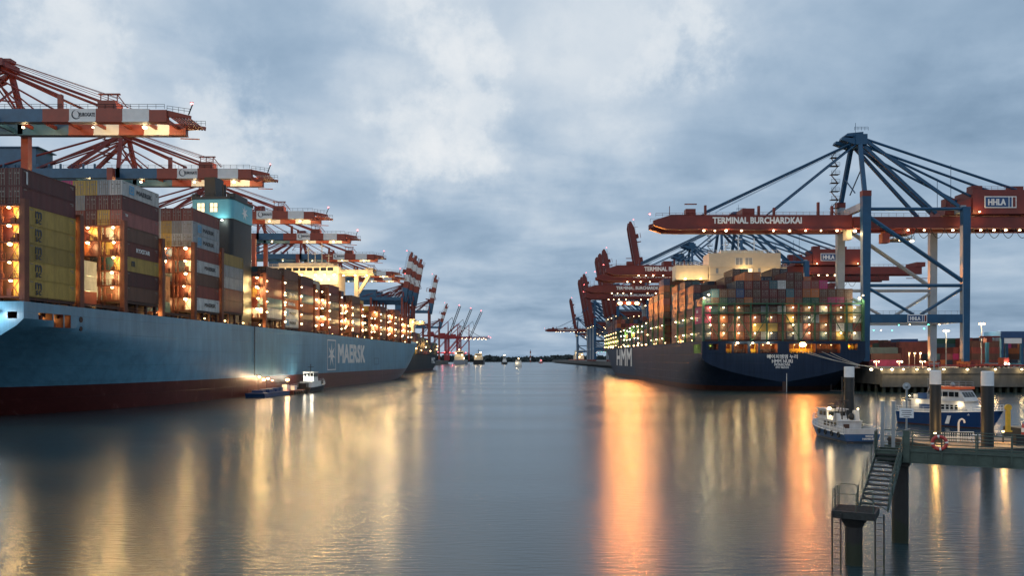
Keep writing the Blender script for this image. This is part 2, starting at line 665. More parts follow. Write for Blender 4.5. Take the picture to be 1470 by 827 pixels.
def cont_mesh(length, h):
    key = (round(length, 2), round(h, 2))
    if key in CMESH:
        return CMESH[key]
    b = MB()
    x, y, g = CW / 2, length / 2, .05
    b.box(-x + g, x - g, -y + g, y - g, .1, h - g)
    for sx in (-1, 1):
        for sy in (-1, 1):
            b.cbox((sx * (x - .08), sy * (y - .08), h / 2), .16, .16, h)
        for z in (.08, h - .07):
            b.box(sx * x - (.12 if sx > 0 else 0), sx * x + (0 if sx > 0 else .12), -y + .16, y - .16, z - .07, z + .06)
    for sy in (-1, 1):
        for z in (.08, h - .07):
            b.box(-x + .16, x - .16, sy * y - (.12 if sy > 0 else 0), sy * y + (0 if sy > 0 else .12), z - .07, z + .06)
    for rx in (-.85, -.35, .35, .85):
        b.box(rx - .035, rx + .035, -y - .02, -y + .06, .16, h - .14, 1)
    b.box(-.03, .03, -y + .02, -y + .06, .16, h - .14, 1)
    for rx in (-.6, .6):
        b.box(rx - .22, rx + .22, -y - .01, -y + .06, h * .42, h * .42 + .08, 1)
    for rx in (-.75, .1, .62):
        b.box(rx - .16, rx + .16, -y + .035, -y + .07, h * .68, h * .68 + .2, 1)
    for sx in (-1, 1):      # small pale code plates near the ends of each side
        for yy, w_, zz in ((-y + .9, .7, h - .42), (y - 1.0, .9, h - .5), (y - .8, .5, h - .78)):
            b.box(sx * (x - .03) - .012, sx * (x - .03) + .012, yy - w_ / 2, yy + w_ / 2, zz - .07, zz + .07, 1)
    CMESH[key] = b.mesh('shipping_container', [CM['red'], M_ROD], recalc=False)
    return CMESH[key]


LOAD = {k: [] for k in CM}     # boxes nobody could pick out one by one: (matrix, length, height)
N_IND = [0]


def container(label, colour, loc, rz, length=12.19, h=2.88, group='containers stacked on the light blue ship'):
    o = link('shipping_container', cont_mesh(length, h), None, loc, rz)
    o.material_slots[0].link = 'OBJECT'
    o.material_slots[0].material = CM[colour]
    tag(o, label, 'container', group)
    N_IND[0] += 1
    return o


def bulk(colour, loc, rz, length=12.19, h=2.88):
    LOAD[colour].append((Vector(loc), rz, length, h))


def flush_load():
    b = MB()
    keys = list(CM)
    for ki, k in enumerate(keys):
        for loc, rz, ln, h in LOAD[k]:
            c, s_ = math.cos(rz), math.sin(rz)
            x, y = CW / 2 - .02, ln / 2
            vs = []
            for z in (.03, h - .03):
                for px, py in ((-x, -y), (x, -y), (x, y), (-x, y)):
                    vs.append((loc.x + px * c - py * s_, loc.y + px * s_ + py * c, loc.z + z))
            b.add(vs, [(4, 5, 6, 7), (0, 1, 5, 4), (1, 2, 6, 5), (2, 3, 7, 6), (3, 0, 4, 7)], ki)
    tag(b.build('container_load', [CM[k] for k in keys], recalc=False), kind='stuff')


def mark(parent, body, h, colour, face, loc, width=None, bold=.02, key={}):
    k = (body, h, colour, width)
    if k not in key:
        key[k] = text_mesh(body, h, MAT[colour], bold, width)
    return put_text(key[k], parent, loc, face)


# ------------------------------------------------------------------ hull
def hull_mb(ys, nz, deck, width, x_in, zmin=-1.5, skip=None, mats=(0, 1), boot=2.0, skip_t=None):
    """lofted hull: stations ys along the ship, x_in(y, z) = distance in from the side"""
    b = MB()
    zs_of = {}
    W = width / 2
    for y in ys:
        zd = deck(y)
        zs_of[y] = [(z if z is not None else 0) for z in nz(y, zd)]
    n = len(zs_of[ys[0]])
    idx = {}
    for si in (1, -1):
        for i, y in enumerate(ys):
            for j, z in enumerate(zs_of[y]):
                idx[si, i, j] = len(b.v)
                b.v.append((si * max(0.0, W - x_in(y, z)), y, z))
    for si in (1, -1):
        for i in range(len(ys) - 1):
            for j in range(n - 1):
                if skip and skip(si, (ys[i] + ys[i + 1]) / 2, (zs_of[ys[i]][j] + zs_of[ys[i]][j + 1]) / 2):
                    continue
                f = [idx[si, i, j], idx[si, i + 1, j], idx[si, i + 1, j + 1], idx[si, i, j + 1]]
                b.f.append(f if si > 0 else f[::-1])
                b.m.append(0)
    return b, idx, zs_of, n


def hull_mat(name, top, boot, z_boot, rough=.35, streak=.35, pink=0.0, spec=.5):
    """paint above, antifouling below a level, weld seams and rust runs"""
    m = bpy.data.materials.new(name)
    m.use_nodes = True
    N, L = m.node_tree.nodes, m.node_tree.links
    b = N['Principled BSDF']
    b.inputs['Roughness'].default_value = rough
    b.inputs['Specular IOR Level'].default_value = spec
    tc = N.new('ShaderNodeTexCoord')
    se = N.new('ShaderNodeSeparateXYZ')
    L.new(tc.outputs['Object'], se.inputs[0])
    lt = N.new('ShaderNodeMath')
    lt.operation = 'GREATER_THAN'
    L.new(se.outputs['Z'], lt.inputs[0])
    lt.inputs[1].default_value = z_boot
    mx = N.new('ShaderNodeMix')
    mx.data_type = 'RGBA'
    mx.inputs['A'].default_value = (*boot, 1)
    mx.inputs['B'].default_value = (*top, 1)
    L.new(lt.outputs[0], mx.inputs['Factor'])
    mp = N.new('ShaderNodeMapping')
    mp.inputs['Scale'].default_value = (1, .35, .05)
    L.new(tc.outputs['Object'], mp.inputs['Vector'])
    nz = N.new('ShaderNodeTexNoise')
    nz.inputs['Scale'].default_value = 1.2
    nz.inputs['Detail'].default_value = 7
    nz.inputs['Roughness'].default_value = .7
    L.new(mp.outputs[0], nz.inputs['Vector'])
    n2 = N.new('ShaderNodeTexNoise')
    n2.inputs['Scale'].default_value = .06
    n2.inputs['Detail'].default_value = 5
    L.new(tc.outputs['Object'], n2.inputs['Vector'])
    ad = N.new('ShaderNodeMath')
    ad.operation = 'ADD'
    L.new(nz.outputs['Fac'], ad.inputs[0])
    L.new(n2.outputs['Fac'], ad.inputs[1])
    cr = N.new('ShaderNodeMapRange')
    cr.inputs['From Min'].default_value = .7
    cr.inputs['From Max'].default_value = 1.3
    cr.inputs['To Min'].default_value = 1 - streak
    cr.inputs['To Max'].default_value = 1 + streak * .7
    L.new(ad.outputs[0], cr.inputs['Value'])
    sc_ = N.new('ShaderNodeVectorMath')
    sc_.operation = 'SCALE'
    L.new(mx.outputs['Result'], sc_.inputs[0])
    L.new(cr.outputs[0], sc_.inputs['Scale'])
    # rust runs from the deck edge
    rr = N.new('ShaderNodeValToRGB')
    rr.color_ramp.elements[0].position = .60
    rr.color_ramp.elements[1].position = .78
    rr.color_ramp.elements[1].color = (.45, .45, .45, 1)
    L.new(nz.outputs['Fac'], rr.inputs[0])
    m2 = N.new('ShaderNodeMix')
    m2.data_type = 'RGBA'
    L.new(rr.outputs[0], m2.inputs['Factor'])
    L.new(sc_.outputs[0], m2.inputs['A'])
    m2.inputs['B'].default_value = (.30, .20, .17, 1) if pink else (.030, .026, .026, 1)
    L.new(m2.outputs['Result'], b.inputs['Base Color'])
    bk = N.new('ShaderNodeTexBrick')
    bk.inputs['Scale'].default_value = 1
    bk.inputs['Brick Width'].default_value = 11
    bk.inputs['Row Height'].default_value = 2.9
    bk.inputs['Mortar Size'].default_value = .035
    bk.inputs['Color1'].default_value = bk.inputs['Color2'].default_value = (1, 1, 1, 1)
    bk.inputs['Mortar'].default_value = (0, 0, 0, 1)
    cb = N.new('ShaderNodeCombineXYZ')
    L.new(se.outputs['Y'], cb.inputs[0])
    L.new(se.outputs['Z'], cb.inputs[1])
    L.new(cb.outputs[0], bk.inputs['Vector'])
    bp = N.new('ShaderNodeBump')
    bp.inputs['Distance'].default_value = .05
    bp.inputs['Strength'].default_value = 1
    L.new(bk.outputs['Color'], bp.inputs['Height'])
    b2 = N.new('ShaderNodeBump')
    b2.inputs['Distance'].default_value = .06
    L.new(nz.outputs['Fac'], b2.inputs['Height'])
    b2.inputs['Strength'].default_value = .7
    L.new(bp.outputs[0], b2.inputs['Normal'])
    L.new(b2.outputs[0], b.inputs['Normal'])
    return m
# ------------------------------------------------------------------ the light blue ship
TH = math.atan(.0823)
MW = 45.0
CORNER = Vector((-76.84, 126.5, 0))
RM = Matrix.Rotation(-TH, 3, 'Z')
MO = CORNER - RM @ Vector((MW / 2, 0, 0))
maersk = thing('container_ship', 'huge light blue container ship with white star and lettering on its red-bottomed hull, at left', 'container ship', MO, -TH)


def mdeck(y):
    z = 19.1 - 1.1 * min(y, 290) / 290
    if y > 300:
        z += 3.4 * ((y - 300) / 52) ** 1.5
    return z


def m_in(y, z):
    W = MW / 2
    r = 0.0
    if y < 130:
        zk, zb = 16 - .094 * y, 3 - .5 * y
        if z < zk:
            r = W * (1 - y / 130) ** 2.1 * min(1, (zk - z) / (zk - zb)) ** 1.0
    f = max(0, min(1, z / mdeck(min(y, 352))))
    y0 = 235 + 62 * f ** .6
    y1 = 343 + 9 * f
    if y > y0:
        r = max(r, W * min(1, (y - y0) / (y1 - y0)) ** (2 + .9 * f))
    return r


def m_yp(y, z):
    if y <= 235:
        return y
    f = max(0, min(1, z / 21))
    return 235 + (y - 235) / 117 * (343 + 9 * f - 235)


def loft(name, ys, zfun, deck, W, xin, yp, skip, mats, cols, tskip, parent):
    b = MB()
    idx = {}
    nj = len(zfun(ys[0]))
    for si in (1, -1):
        for i, y in enumerate(ys):
            for j, z in enumerate(zfun(y)):
                idx[si, i, j] = len(b.v)
                yy = yp(y, z)
                b.v.append((si * max(0.0, W / 2 - xin(yy, z)), yy, z))
    for si in (1, -1):
        for i in range(len(ys) - 1):
            for j in range(nj - 1):
                za, zb_ = zfun(ys[i])[j], zfun(ys[i])[j + 1]
                if skip(si, (ys[i] + ys[i + 1]) / 2, (za + zb_) / 2):
                    continue
                f = [idx[si, i, j], idx[si, i + 1, j], idx[si, i + 1, j + 1], idx[si, i, j + 1]]
                pts_ = [Vector(b.v[k]) for k in f]
                if (pts_[0] - pts_[3]).length < 1e-5:
                    continue
                b.f.append(f if si > 0 else f[::-1])
                b.m.append(0)
    # transom
    z0 = zfun(ys[0])
    for j in range(nj - 1):
        h0, h1 = [max(0, W / 2 - xin(ys[0], z0[k])) for k in (j, j + 1)]
        if h1 < .05:
            continue
        for c0, c1 in zip(cols, cols[1:]):
            q = [max(-h0, min(h0, c0)), max(-h0, min(h0, c1)), max(-h1, min(h1, c1)), max(-h1, min(h1, c0))]
            if abs(q[0] - q[1]) + abs(q[2] - q[3]) < .02 or tskip((c0 + c1) / 2, (z0[j] + z0[j + 1]) / 2):
                continue
            vs = [(q[0], ys[0], z0[j]), (q[1], ys[0], z0[j]), (q[2], ys[0], z0[j + 1]), (q[3], ys[0], z0[j + 1])]
            if abs(q[0] - q[1]) < .01:
                vs = vs[1:]
                b.add(vs, [(0, 1, 2)])
            elif abs(q[2] - q[3]) < .01:
                b.add(vs[:3], [(0, 1, 2)])
            else:
                b.add(vs, [(0, 1, 2, 3)])
    me = b.mesh(name, mats, 0, recalc=False)
    bm = bmesh.new()
    bm.from_mesh(me)
    bmesh.ops.remove_doubles(bm, verts=bm.verts, dist=.003)
    bm.to_mesh(me)
    bm.free()
    me.polygons.foreach_set('use_smooth', [True] * len(me.polygons))
    me.set_sharp_from_angle(angle=R(28))
    return link(name, me, parent)


M_SIDE = hull_mat('light blue hull paint', (.108, .275, .40), (.095, .020, .018), 5.15, .36, .34, pink=1)
MZ = [-1.5, 0, 1.5, 3, 4.2, 5.6, 7, 9, 11, 13, 14.2, 15.3, 16.4, 17.5]
m_ys = [0, 1.5, 3.5, 7.0, 7.3, 9.8, 10.1, 11.8, 14, 17, 20, 25, 30, 36, 43, 50, 58, 66, 75, 85, 96, 108, 120, 132, 150, 170, 190, 212, 235,
        245, 255, 265, 275, 284, 292, 300, 307, 314, 320, 326, 331, 336, 341, 345, 349, 352]
m_open = lambda si, y, z: si > 0 and ((3.5 < y < 7 and 16.4 < z < 17.5) or ((7.3 < y < 9.8 or 10.1 < y < 11.8) and 15.3 < z < 17.5))
hull = loft('hull', m_ys, lambda y: MZ + [max(mdeck(y), 17.6)], mdeck, MW, m_in, m_yp, m_open, [M_SIDE],
            [-22.5, -21.4, -19.8, -16, -12, -8, -4, 0, 4, 8, 12, 16, 19.8, 21.4, 22.5],
            lambda x, z: 19.8 < abs(x) < 21.4 and 16.4 < z < 17.5, maersk)
for y0, y1, z0 in ((3.5, 7, 16.4), (7.3, 9.8, 15.3), (10.1, 11.8, 15.3)):
    b = MB()
    b.box(18.5, 22.42, y0 - .1, y0, z0 - .1, 17.6)
    b.box(18.5, 22.42, y1, y1 + .1, z0 - .1, 17.6)
    b.box(18.4, 18.5, y0 - .1, y1 + .1, z0 - .1, 17.6)
    b.box(18.5, 22.42, y0, y1, z0 - .1, z0)
    b.box(18.5, 22.42, y0, y1, 17.5, 17.6)
    b.tube((21.6, (y0 + y1) / 2, z0), (21.6, (y0 + y1) / 2, z0 + .8), .3, 8)
    b.tube((20.4, y0 + .5, z0), (20.4, y0 + .5, 17.5), .12, 6)
    o = b.build('mooring_opening', MAT['oxide'], maersk)
    bulb(o, (19.4, y1 - .5, 17.2), .16, M_AMBER)
    light(maersk, (19.8, y1 - .6, 16.9), AMBER, 260, .2)
for x0, x1 in ((19.8, 21.4), (-21.4, -19.8)):
    b = MB()
    b.box(x0, x1, 2.2, 2.3, 16.3, 17.6)
    b.box(x0 - .1, x0, .05, 2.3, 16.3, 17.6)
    b.box(x1, x1 + .1, .05, 2.3, 16.3, 17.6)
    b.box(x0, x1, .05, 2.2, 16.3, 16.4)
    b.box(x0, x1, .05, 2.2, 17.5, 17.6)
    b.build('fairlead_recess', MAT['oxide_dark'], maersk)
for z, r_ in ((16.9, .52), (15.3, .42)):
    b = MB()
    b.tube((22.42, 14.6, z), (22.56, 14.6, z), r_, 14)
    b.build('fairlead', MAT['oxide_dark'], maersk)
# lamp on the stern that lights the transom
bulb(maersk, (18.6, -1.3, 17.2), .22, M_COOL)
light(maersk, (18.6, -2.4, 17.0), (.9, .97, 1), 800, .3)
# deck
b = MB()
dy = [0, 60, 120, 180, 240, 290, 310, 325, 338, 348]
for y0, y1 in zip(dy, dy[1:]):
    q = []
    for y in (y0, y1):
        z = mdeck(y) - 1.1
        q.append((max(.2, MW / 2 - .1 - m_in(y, z + 1)), y, z))
    b.add([(-q[0][0], q[0][1], q[0][2]), q[0], q[1], (-q[1][0], q[1][1], q[1][2])], [(0, 1, 2, 3)])
b.build('deck', MAT['oxide_dark'], maersk, recalc=False)
b = MB()
b.box(22.25, 22.62, 0, 292, 17.0, 17.02)
b.v = []
b.f = []
b.m = []
for i in range(0, 290, 3):
    z = mdeck(i)
    b.tube((22.3, i, z - .1), (22.3, i, z + 1.0), .035, 4)
    z2 = mdeck(i + 3)
    for h in (.5, 1.0):
        b.tube((22.3, i, z + h), (22.3, i + 3, z2 + h), .03, 4)
b.build('deck_railing', MAT['oxide'], maersk, recalc=False)
# hull marks
put_text(text_mesh('MAERSK', 6.6, MAT['letter'], .045, 36.5, .03), maersk, (22.52, 184.6, 12.0), '+x', 'hull_lettering')
polys = ring_polys(4.9, 5.4, .38)
me = flat_mesh(polys + [star_poly(4.3, 1.45)], MAT['letter'], .03)
put_text(me, maersk, (22.52, 158.5, 11.4), '+x', 'star_emblem')
b = MB()
for y0, y1, z0, z1 in ((218, 226, 7.6, 7.75), (218, 226, 10.2, 10.35), (218, 218.2, 7.75, 10.2), (225.8, 226, 7.75, 10.2)):
    b.box(22.5, 22.53, y0, y1, z0, z1)
b.build('tug_mark', MAT['letter_dark'], maersk)
b = MB()
for dy_ in (-.22, .22):
    b.tube((22.75, 90 + dy_, 5.5), (22.75, 90 + dy_, 19.3), .06, 5)
for i in range(34):
    b.box(22.68, 22.78, 89.76, 90.24, 5.6 + i * .4, 5.66 + i * .4)
b.build('pilot_ladder', MAT['steel_dark'], maersk, recalc=False)

# stacks: D0, D1, top, tiers, colours of the outer stack bottom to top, columns shown / lower rows inside
BAYS = [
    (128.4, 140.6, 40.3, 7, ['yellow'] * 5 + ['maroon', 'maroon'], 0),
    (142.6, 154.8, 28.7, 3, None, 2),
    (156.3, 168.5, 44.6, 8, ['brown', 'maroon', 'yellow', 'red', 'brown', 'pink', 'maroon', 'white'], 0),
    (170.5, 182.7, 28.7, 3, None, 2),
    (184.7, 196.9, 44.5, 8, ['white', 'red', 'brown', 'white', 'red', 'grey', 'grey', 'red'], 0),
    (198.8, 211.0, 36.4, 5, ['red', 'red', 'grey', 'grey', 'yellow'], 0),
    (226.4, 238.6, 36.2, 5, ['white', 'teal', 'red', 'red', 'brown'], 0),
    (240.4, 252.6, 37.0, 6, ['white', 'white', 'orange', 'navy', 'brown', 'brown'], 0),
    (254.6, 266.8, 36.6, 6, None, 0), (269, 281.2, 37.0, 6, None, 0), (283.3, 295.5, 36.4, 6, None, 0),
    (297.6, 309.8, 36.0, 6, None, 0), (312, 324.2, 34.8, 5, None, 0), (326.4, 338.4, 34.4, 5, None, 0),
    (356, 368.2, 33.6, 5, None, 0), (370, 382.2, 33.8, 5, ['red', 'orange', 'red', 'pink', 'orange'], 0), (384.5, 396.7, 33.8, 5, ['red', 'red', 'pink', 'red', 'red'], 0),
    (399, 411.2, 33.0, 5, ['red', 'red', 'grey', 'red', 'red'], 0), (413, 419.2, 31.4, 4, None, 0)]
PAL = ['maroon'] * 4 + ['brown'] * 4 + ['red'] * 4 + ['yellow', 'grey', 'grey', 'navy', 'blue', 'pink', 'orange', 'teal', 'white']
AFT = {2: [['white', 'grey', 'yellow', 'yellow', 'magenta', 'yellow'], ['maroon', 'maroon', 'maroon', 'grey', 'grey', 'grey'], ['pink', 'yellow', 'maroon', 'red', 'brown', 'grey']],
       4: [['red', 'red', 'red', 'grey', 'grey', 'maroon'], ['grey', 'grey', 'yellow', 'grey', 'maroon', 'red'], ['grey', 'grey', 'yellow', 'grey', 'brown', 'red']]}
CH_ = 2.9


def mpos(x, y, z):
    return MO + RM @ Vector((x, y, 0)) + Vector((0, 0, z))


lamp_far = MB()
for bi, (d0, d1, top, nt, cols, skipc) in enumerate(BAYS):
    y0, y1 = (d0 - 126.5) / .9966, (d1 - 126.5) / .9966
    ln = min(12.19, y1 - y0)
    yc = (y0 + y1) / 2
    base = top - nt * CH_
    if cols is None:
        cols = [rnd.choice(PAL) for _ in range(nt)]
    ncol = 17 if bi < 15 else 15
    for c in range(1 if bi in (9, 11, 13, 15, 17) else skipc, ncol):
        x = 20.62 - c * 2.5
        for t in range(nt):
            z = base + t * CH_
            over = bi in (0, 2, 4) and t >= nt - (2 if bi == 0 else 3)
            L_, yy = (13.7, yc - .76) if over else (ln, yc)
            k = cols[t] if c == 0 else rnd.choice(PAL)
            if bi in AFT and c < 6 and t >= nt - 3:
                k = AFT[bi][nt - 1 - t][c] if c else cols[t]
            if bi == 0 and c > 0 and t >= 5:
                k = 'maroon'
            tt = 'top' if t == nt - 1 else TIER[t]
            row = 'outermost stack' if c == 0 else NTH[c] + ' stack from the side'
            lab = f'{COLS[k][0]} container, {tt} tier, {row}, {NTH[bi]} bay from the stern'
            show = (c == 0 and bi < 14) or (c == 1 and bi in (9, 11)) or (bi in (2, 4) and 0 < c < 6 and t >= nt - 3) or (bi == 0 and c == 1 and t >= 5)
            if show:
                o = container(lab + (', light blue ship' if len(lab.split()) < 14 else ''), k, mpos(x, yy, z), -TH, L_)
                if c == 0:
                    if bi == 0 and k == 'yellow':
                        mark(o, 'm', 1.05, 'letter_dark', '+x', (1.225, -3.6, 1.85), 1.5, .05)
                        mark(o, 'sc', .72, 'letter_dark', '+x', (1.225, -3.6, .78), 1.3, .04)
                    if bi == 2 and k == 'yellow':
                        mark(o, 'm', .95, 'letter_dark', '+x', (1.225, -3.6, 1.6), 1.15, .07)
                    if k in ('white', 'grey') and bi in (2, 4, 7):
                        mark(o, 'MAERSK', .85, 'letter_dark', '+x', (1.225, 1.2, 1.45), 5.6, .04)
                        if bi != 4 or k == 'grey':
                            me = CMESH.get('em') or flat_mesh(ring_polys(.85, .85, .32) + [star_poly(.55, .2)], MAT['letter_blue'], .015)
                            CMESH['em'] = me
                            put_text(me, o, (1.225, -3.4, 1.5), '+x', 'emblem')
                    if bi == 2 and k == 'red':
                        mark(o, 'RYXSTAR', .8, 'letter', '+x', (1.225, 0, 1.5), 5.0, .04)
                    if bi == 7 and k == 'navy':
                        mark(o, 'CMA CGM', .7, 'letter', '+x', (1.225, .5, 1.5), 4.2, .03)
                    if bi == 7 and k == 'orange':
                        mark(o, 'XRNOVA', .9, 'letter', '+x', (1.225, 0, 1.4), 6.2, .03)
                    if bi == 0 and k == 'maroon' and t == nt - 1:
                        q = mark(o, 'TRITON', 2.0, 'letter', '+x', (1.225, -5.6, 1.45), .32, .02)
                    if bi in (2,) and k in ('pink',):
                        mark(o, 'TEX', .45, 'letter', '+x', (1.225, -5.2, 2.1), .9, .02)
            elif c < 5 or t == nt - 1 or (bi in (0, 5) and c < 10):
                bulk(k, mpos(x, yy, z), -TH, L_)
    # hatch covers and coaming under the stack
    b = MB()
    b.box(-21.9, 21.75, y0 + .2, y1 - .2, base - .55, base - .05)
    b.box(-20, 19.6, y0 + .6, y1 - .6, 17, base - .552, 0)
    for k in range(4):
        yy = y0 + .8 + k * (y1 - y0 - 1.6) / 3
        b.box(21.1, 21.6, yy - .25, yy + .25, 16.9, base - .55)
        b.box(19.6, 20.4, yy + .6, yy + 1.3, 17.0, 18.9 + rnd.uniform(0, .8))
    b.build('hatch_cover', MAT['oxide_dark'], maersk)


# lashing bridges
def lashing(parent, y, base, nl, halfw, m, xs_out, lamp_cells, lamp_m, lamp_col, watt, each_light=1, far=False, step=2.9, last_clear=0):
    b = MB()
    top = base + nl * step
    b.box(halfw - .55, halfw + .35, y - .55, y + .55, 16.5, top + .9)
    b.box(-halfw - .35, -halfw + .55, y - .55, y + .55, 16.5, top + .9)
    x = halfw
    k = 0
    while x > -halfw + 4:
        x -= 4.85
        k += 1
        b.box(x - .22, x + .22, y - .5, y - .06, 17, top)
        b.box(x - .12 + .75, x + .12 + .75, y + .1, y + .4, 17, top)
    for i in range(nl + 1):
        z = base + i * step
        b.box(-halfw, halfw - .56, y - .6, y + .6, z - .28, z - .04)
        if i and not far:
            for h in (.5, 1.0):
                b.box(-halfw, halfw - .56, y - .66, y - .61, z + h, z + h + .05)
            for q in range(14):
                xx = halfw - 1.2 - q * 1.6
                b.box(xx - .03, xx + .03, y - .66, y - .61, z - .02, z + 1.0)
        if not far and i < nl:
            for q in range(5):      # lashing rods
                xa = halfw - 1.4 - q * 2.5
                b.beam((xa, y + .62, z), (xa - 1.9, y + .75, z + step), .07)
                b.beam((xa - 1.9, y + .66, z), (xa, y + .79, z + step), .07)
            for q in range(6):
                xa = halfw - rnd.uniform(1, 16)
                b.box(xa, xa + rnd.uniform(.3, .8), y - .5, y - .1, z, z + rnd.uniform(.5, 1.3))
        if i % 2 == 0 and i < nl:
            b.beam((halfw - 5, y + .3, z), (halfw - 9.6, y + .3, z + step), .14)
    for q in range(int(nl * step / .38)):   # ladder in the second cell
        z = base + q * .38
        b.box(halfw - 7.2, halfw - 6.7, y - .3, y - .24, z, z + .05)
    o = b.build('lashing_bridge', m, parent, recalc=False)
    n = 0
    for cell in lamp_cells:
        for i in range(nl):
            z = base + (i + 1) * step - .55
            xx = halfw - 1.9 - cell * 4.85 + rnd.uniform(-.25, .25)
            if rnd.random() < .06 or (cell and rnd.random() < .35):
                continue
            if far:
                lamp_far.sphere((xx, y - .75, z), .30, 0, 6, 4, .7)
            else:
                bulb(o, (xx, y - .75, z), .35, lamp_m if rnd.random() < .75 else M_AMBER if rnd.random() < .6 else M_COOL)
            if halfw < 23 and y > 95:
                if far:
                    lamp_far.sphere((halfw + .7, y - .3, z - .9), .28, 0, 6, 4, .7)
                else:
                    bulb(o, (halfw + .62, y - .3, z - .9), .28, lamp_m)
                if i % 2:
                    light(parent, (halfw + 1.1, y - .6, z - 1.1), lamp_col, 420, .25)
            n += 1
            if n % each_light == 0:
                light(parent, (xx, y - .55, z - .5), lamp_col, watt * each_light, .25)
    return o


for bi, (d0, d1, top, nt, cols, skipc) in enumerate(BAYS):
    y0 = (d0 - 126.5) / .9966
    base = max(19.6, top - nt * CH_) if bi not in (1, 3) else 20.0
    nl = 5 if bi in (0, 1, 2, 3, 4) else max(3, nt - (1 if bi > 5 else 0))
    if bi == 5:
        nl = 5
    yb = y0 - .95
    cells = (0,) if bi in (0, 5) else (0, 1, 2) if bi in (1, 3) else (0, 1) if bi < 8 else (0,)
    lashing(maersk, yb, base, nl, 22.0, MAT['oxide'], None, cells, M_WARM if bi % 3 else M_AMBER, WARM, 700 if bi < 8 else 1000,
            1 if bi < 8 else 2, far=bi > 12)
    if bi >= 6:
        lashing(maersk, (d1 - 126.5) / .9966 + .75, base, nl - 1, 22.0, MAT['oxide'], None, (0,), M_WARM, WARM, 1000, 2, far=bi > 10)
lamp_far.build('lashing_lamps', M_WARM, maersk, recalc=False)
maersk.children[-1]['kind'] = 'stuff'
# lamps along the side passage
for i in range(26):
    y = 9 + i * 11.1
    z = mdeck(y) + .75
    bulb(maersk, (21.0, y, z), .24 if i < 14 else .3, M_AMBER, 'deck_lamp')
    light(maersk, (21.3, y - .4, z - .2), AMBER, 260, .25)
# bright white floods in the gap ahead of the funnel
for k, (y, z) in enumerate(((90, 30), (93, 24), (97.5, 33), (97.5, 27.5), (97.5, 22))):
    bulb(maersk, (20.4, y + 7.2, z), .34, M_COOL if k == 2 else M_WARM, 'deck_lamp')
    light(maersk, (20.4, y + 6.6, z), WARM, 2600, .3)

# funnel casing
b = MB()


def rbox(b, x0, x1, y0, y1, z0, z1, r, mi=0, seg=4):
    poly = []
    for cx, cy_, a0 in ((x1 - r, y1 - r, 0), (x0 + r, y1 - r, 90), (x0 + r, y0 + r, 180), (x1 - r, y0 + r, 270)):
        for k in range(seg + 1):
            a = R(a0 + 90 * k / seg)
            poly.append((cx + r * math.cos(a), cy_ + r * math.sin(a)))
    b.prism(poly, 'z', z0, z1, mi)


rbox(b, 7.4, 18.5, 85.5, 99, 17, 47.2, 1.2)
fc = b.build('engine_casing', MAT['black'], maersk, smooth=30)
b = MB()
rbox(b, 7.2, 18.7, 85.3, 99.2, 47.202, 52.3, 1.3)
cy_band = b.build('funnel', MAT['ship_cyan'], maersk, smooth=30)
b = MB()
rbox(b, 7.0, 18.9, 85.1, 99.4, 52.302, 52.9, 1.3)
b.box(10.2, 13.2, 87, 92, 52.9, 58.5)
b.tube((15.2, 88, 52.9), (15.2, 88, 56.5), .5, 10)
rbox(b, 16, 18.4, 87.5, 96, 52.9, 54.2, .4)
b.box(7.3, 8.6, 86, 88, 52.9, 53.9)
b.rail((7.3, 85.4, 52.9), (18.5, 85.4, 52.9), 1.1, 1.6, .05)
b.build('exhaust_stack', MAT['black'], cy_band)
for x in (10.1, 13.6):
    b = MB()
    b.box(x - 1.1, x + 1.1, 85.22, 85.29, 48.9, 51.2)
    f_ = b.build('window', M_WIN, cy_band)
    b = MB()
    for dx in (-1.1, 0, 1.06):
        b.box(x + dx - .04, x + dx + .08, 85.14, 85.218, 48.9, 51.2)
    b.box(x - 1.1, x + 1.1, 85.14, 85.218, 50.0, 50.1)
    b.build('window_frame', MAT['steel_dark'], cy_band)
me = flat_mesh([star_poly(2.1, .75)], MAT['letter'], .03)
put_text(me, cy_band, (18.72, 93, 49.8), '+x', 'star_emblem')
bulb(maersk, (16, 84.9, 46.6), .25, M_COOL, 'deck_lamp')  # added bulb for a wash light on the funnel's aft side, no real fitting
light(maersk, (16, 83.6, 46.6), (.8, 1, .9), 350, .3)

# bridge island
b = MB()
b.box(-22, 8.1, 213, 224, 17, 46.2)
b.box(-22.4, 8.6, 212.2, 224.5, 46.202, 49.2)
b.box(-18, 4, 214, 223, 49.202, 51.0)
for k in range(6):
    b.box(-21, 8.35, 212.7, 212.95, 20 + k * 4.3, 20.15 + k * 4.3)
bh = b.build('bridge_house', MAT['cream'], maersk)
b = MB()
b.box(8.602, 22.6, 215.5, 221, 46.3, 46.9)
b.box(8.602, 22.6, 215.5, 215.7, 46.9, 48.0)
b.box(8.602, 22.6, 220.8, 221, 46.9, 48.0)
b.box(8.602, 22.6, 217, 219, 45.6, 46.298)
b.box(19.5, 22.7, 215, 221.5, 48.3, 48.6)
for x in (19.8, 22.4):
    b.box(x, x + .2, 215.6, 215.8, 48, 48.3)
b.box(14.1, 15.7, 217, 219, 17, 45.598)
b.beam((15.2, 218, 37.5), (20.5, 218, 45.7), 1.3)
b.build('bridge_wing', MAT['cream'], bh)
b = MB()
for k in range(9):
    b.box(-20 + k * 3, -17.6 + k * 3, 212.1, 212.19, 47.3, 48.6)
b.build('window', MAT['glass'], bh)
b = MB()
for zz_ in (21.5, 25.8, 30.1, 34.4, 38.7, 43):
    for k in range(7):
        b.box(-16 + k * 3.3, -15 + k * 3.3, 212.9, 212.99, zz_, zz_ + 1)
b.build('cabin_windows', M_WIN, bh)
b = MB()
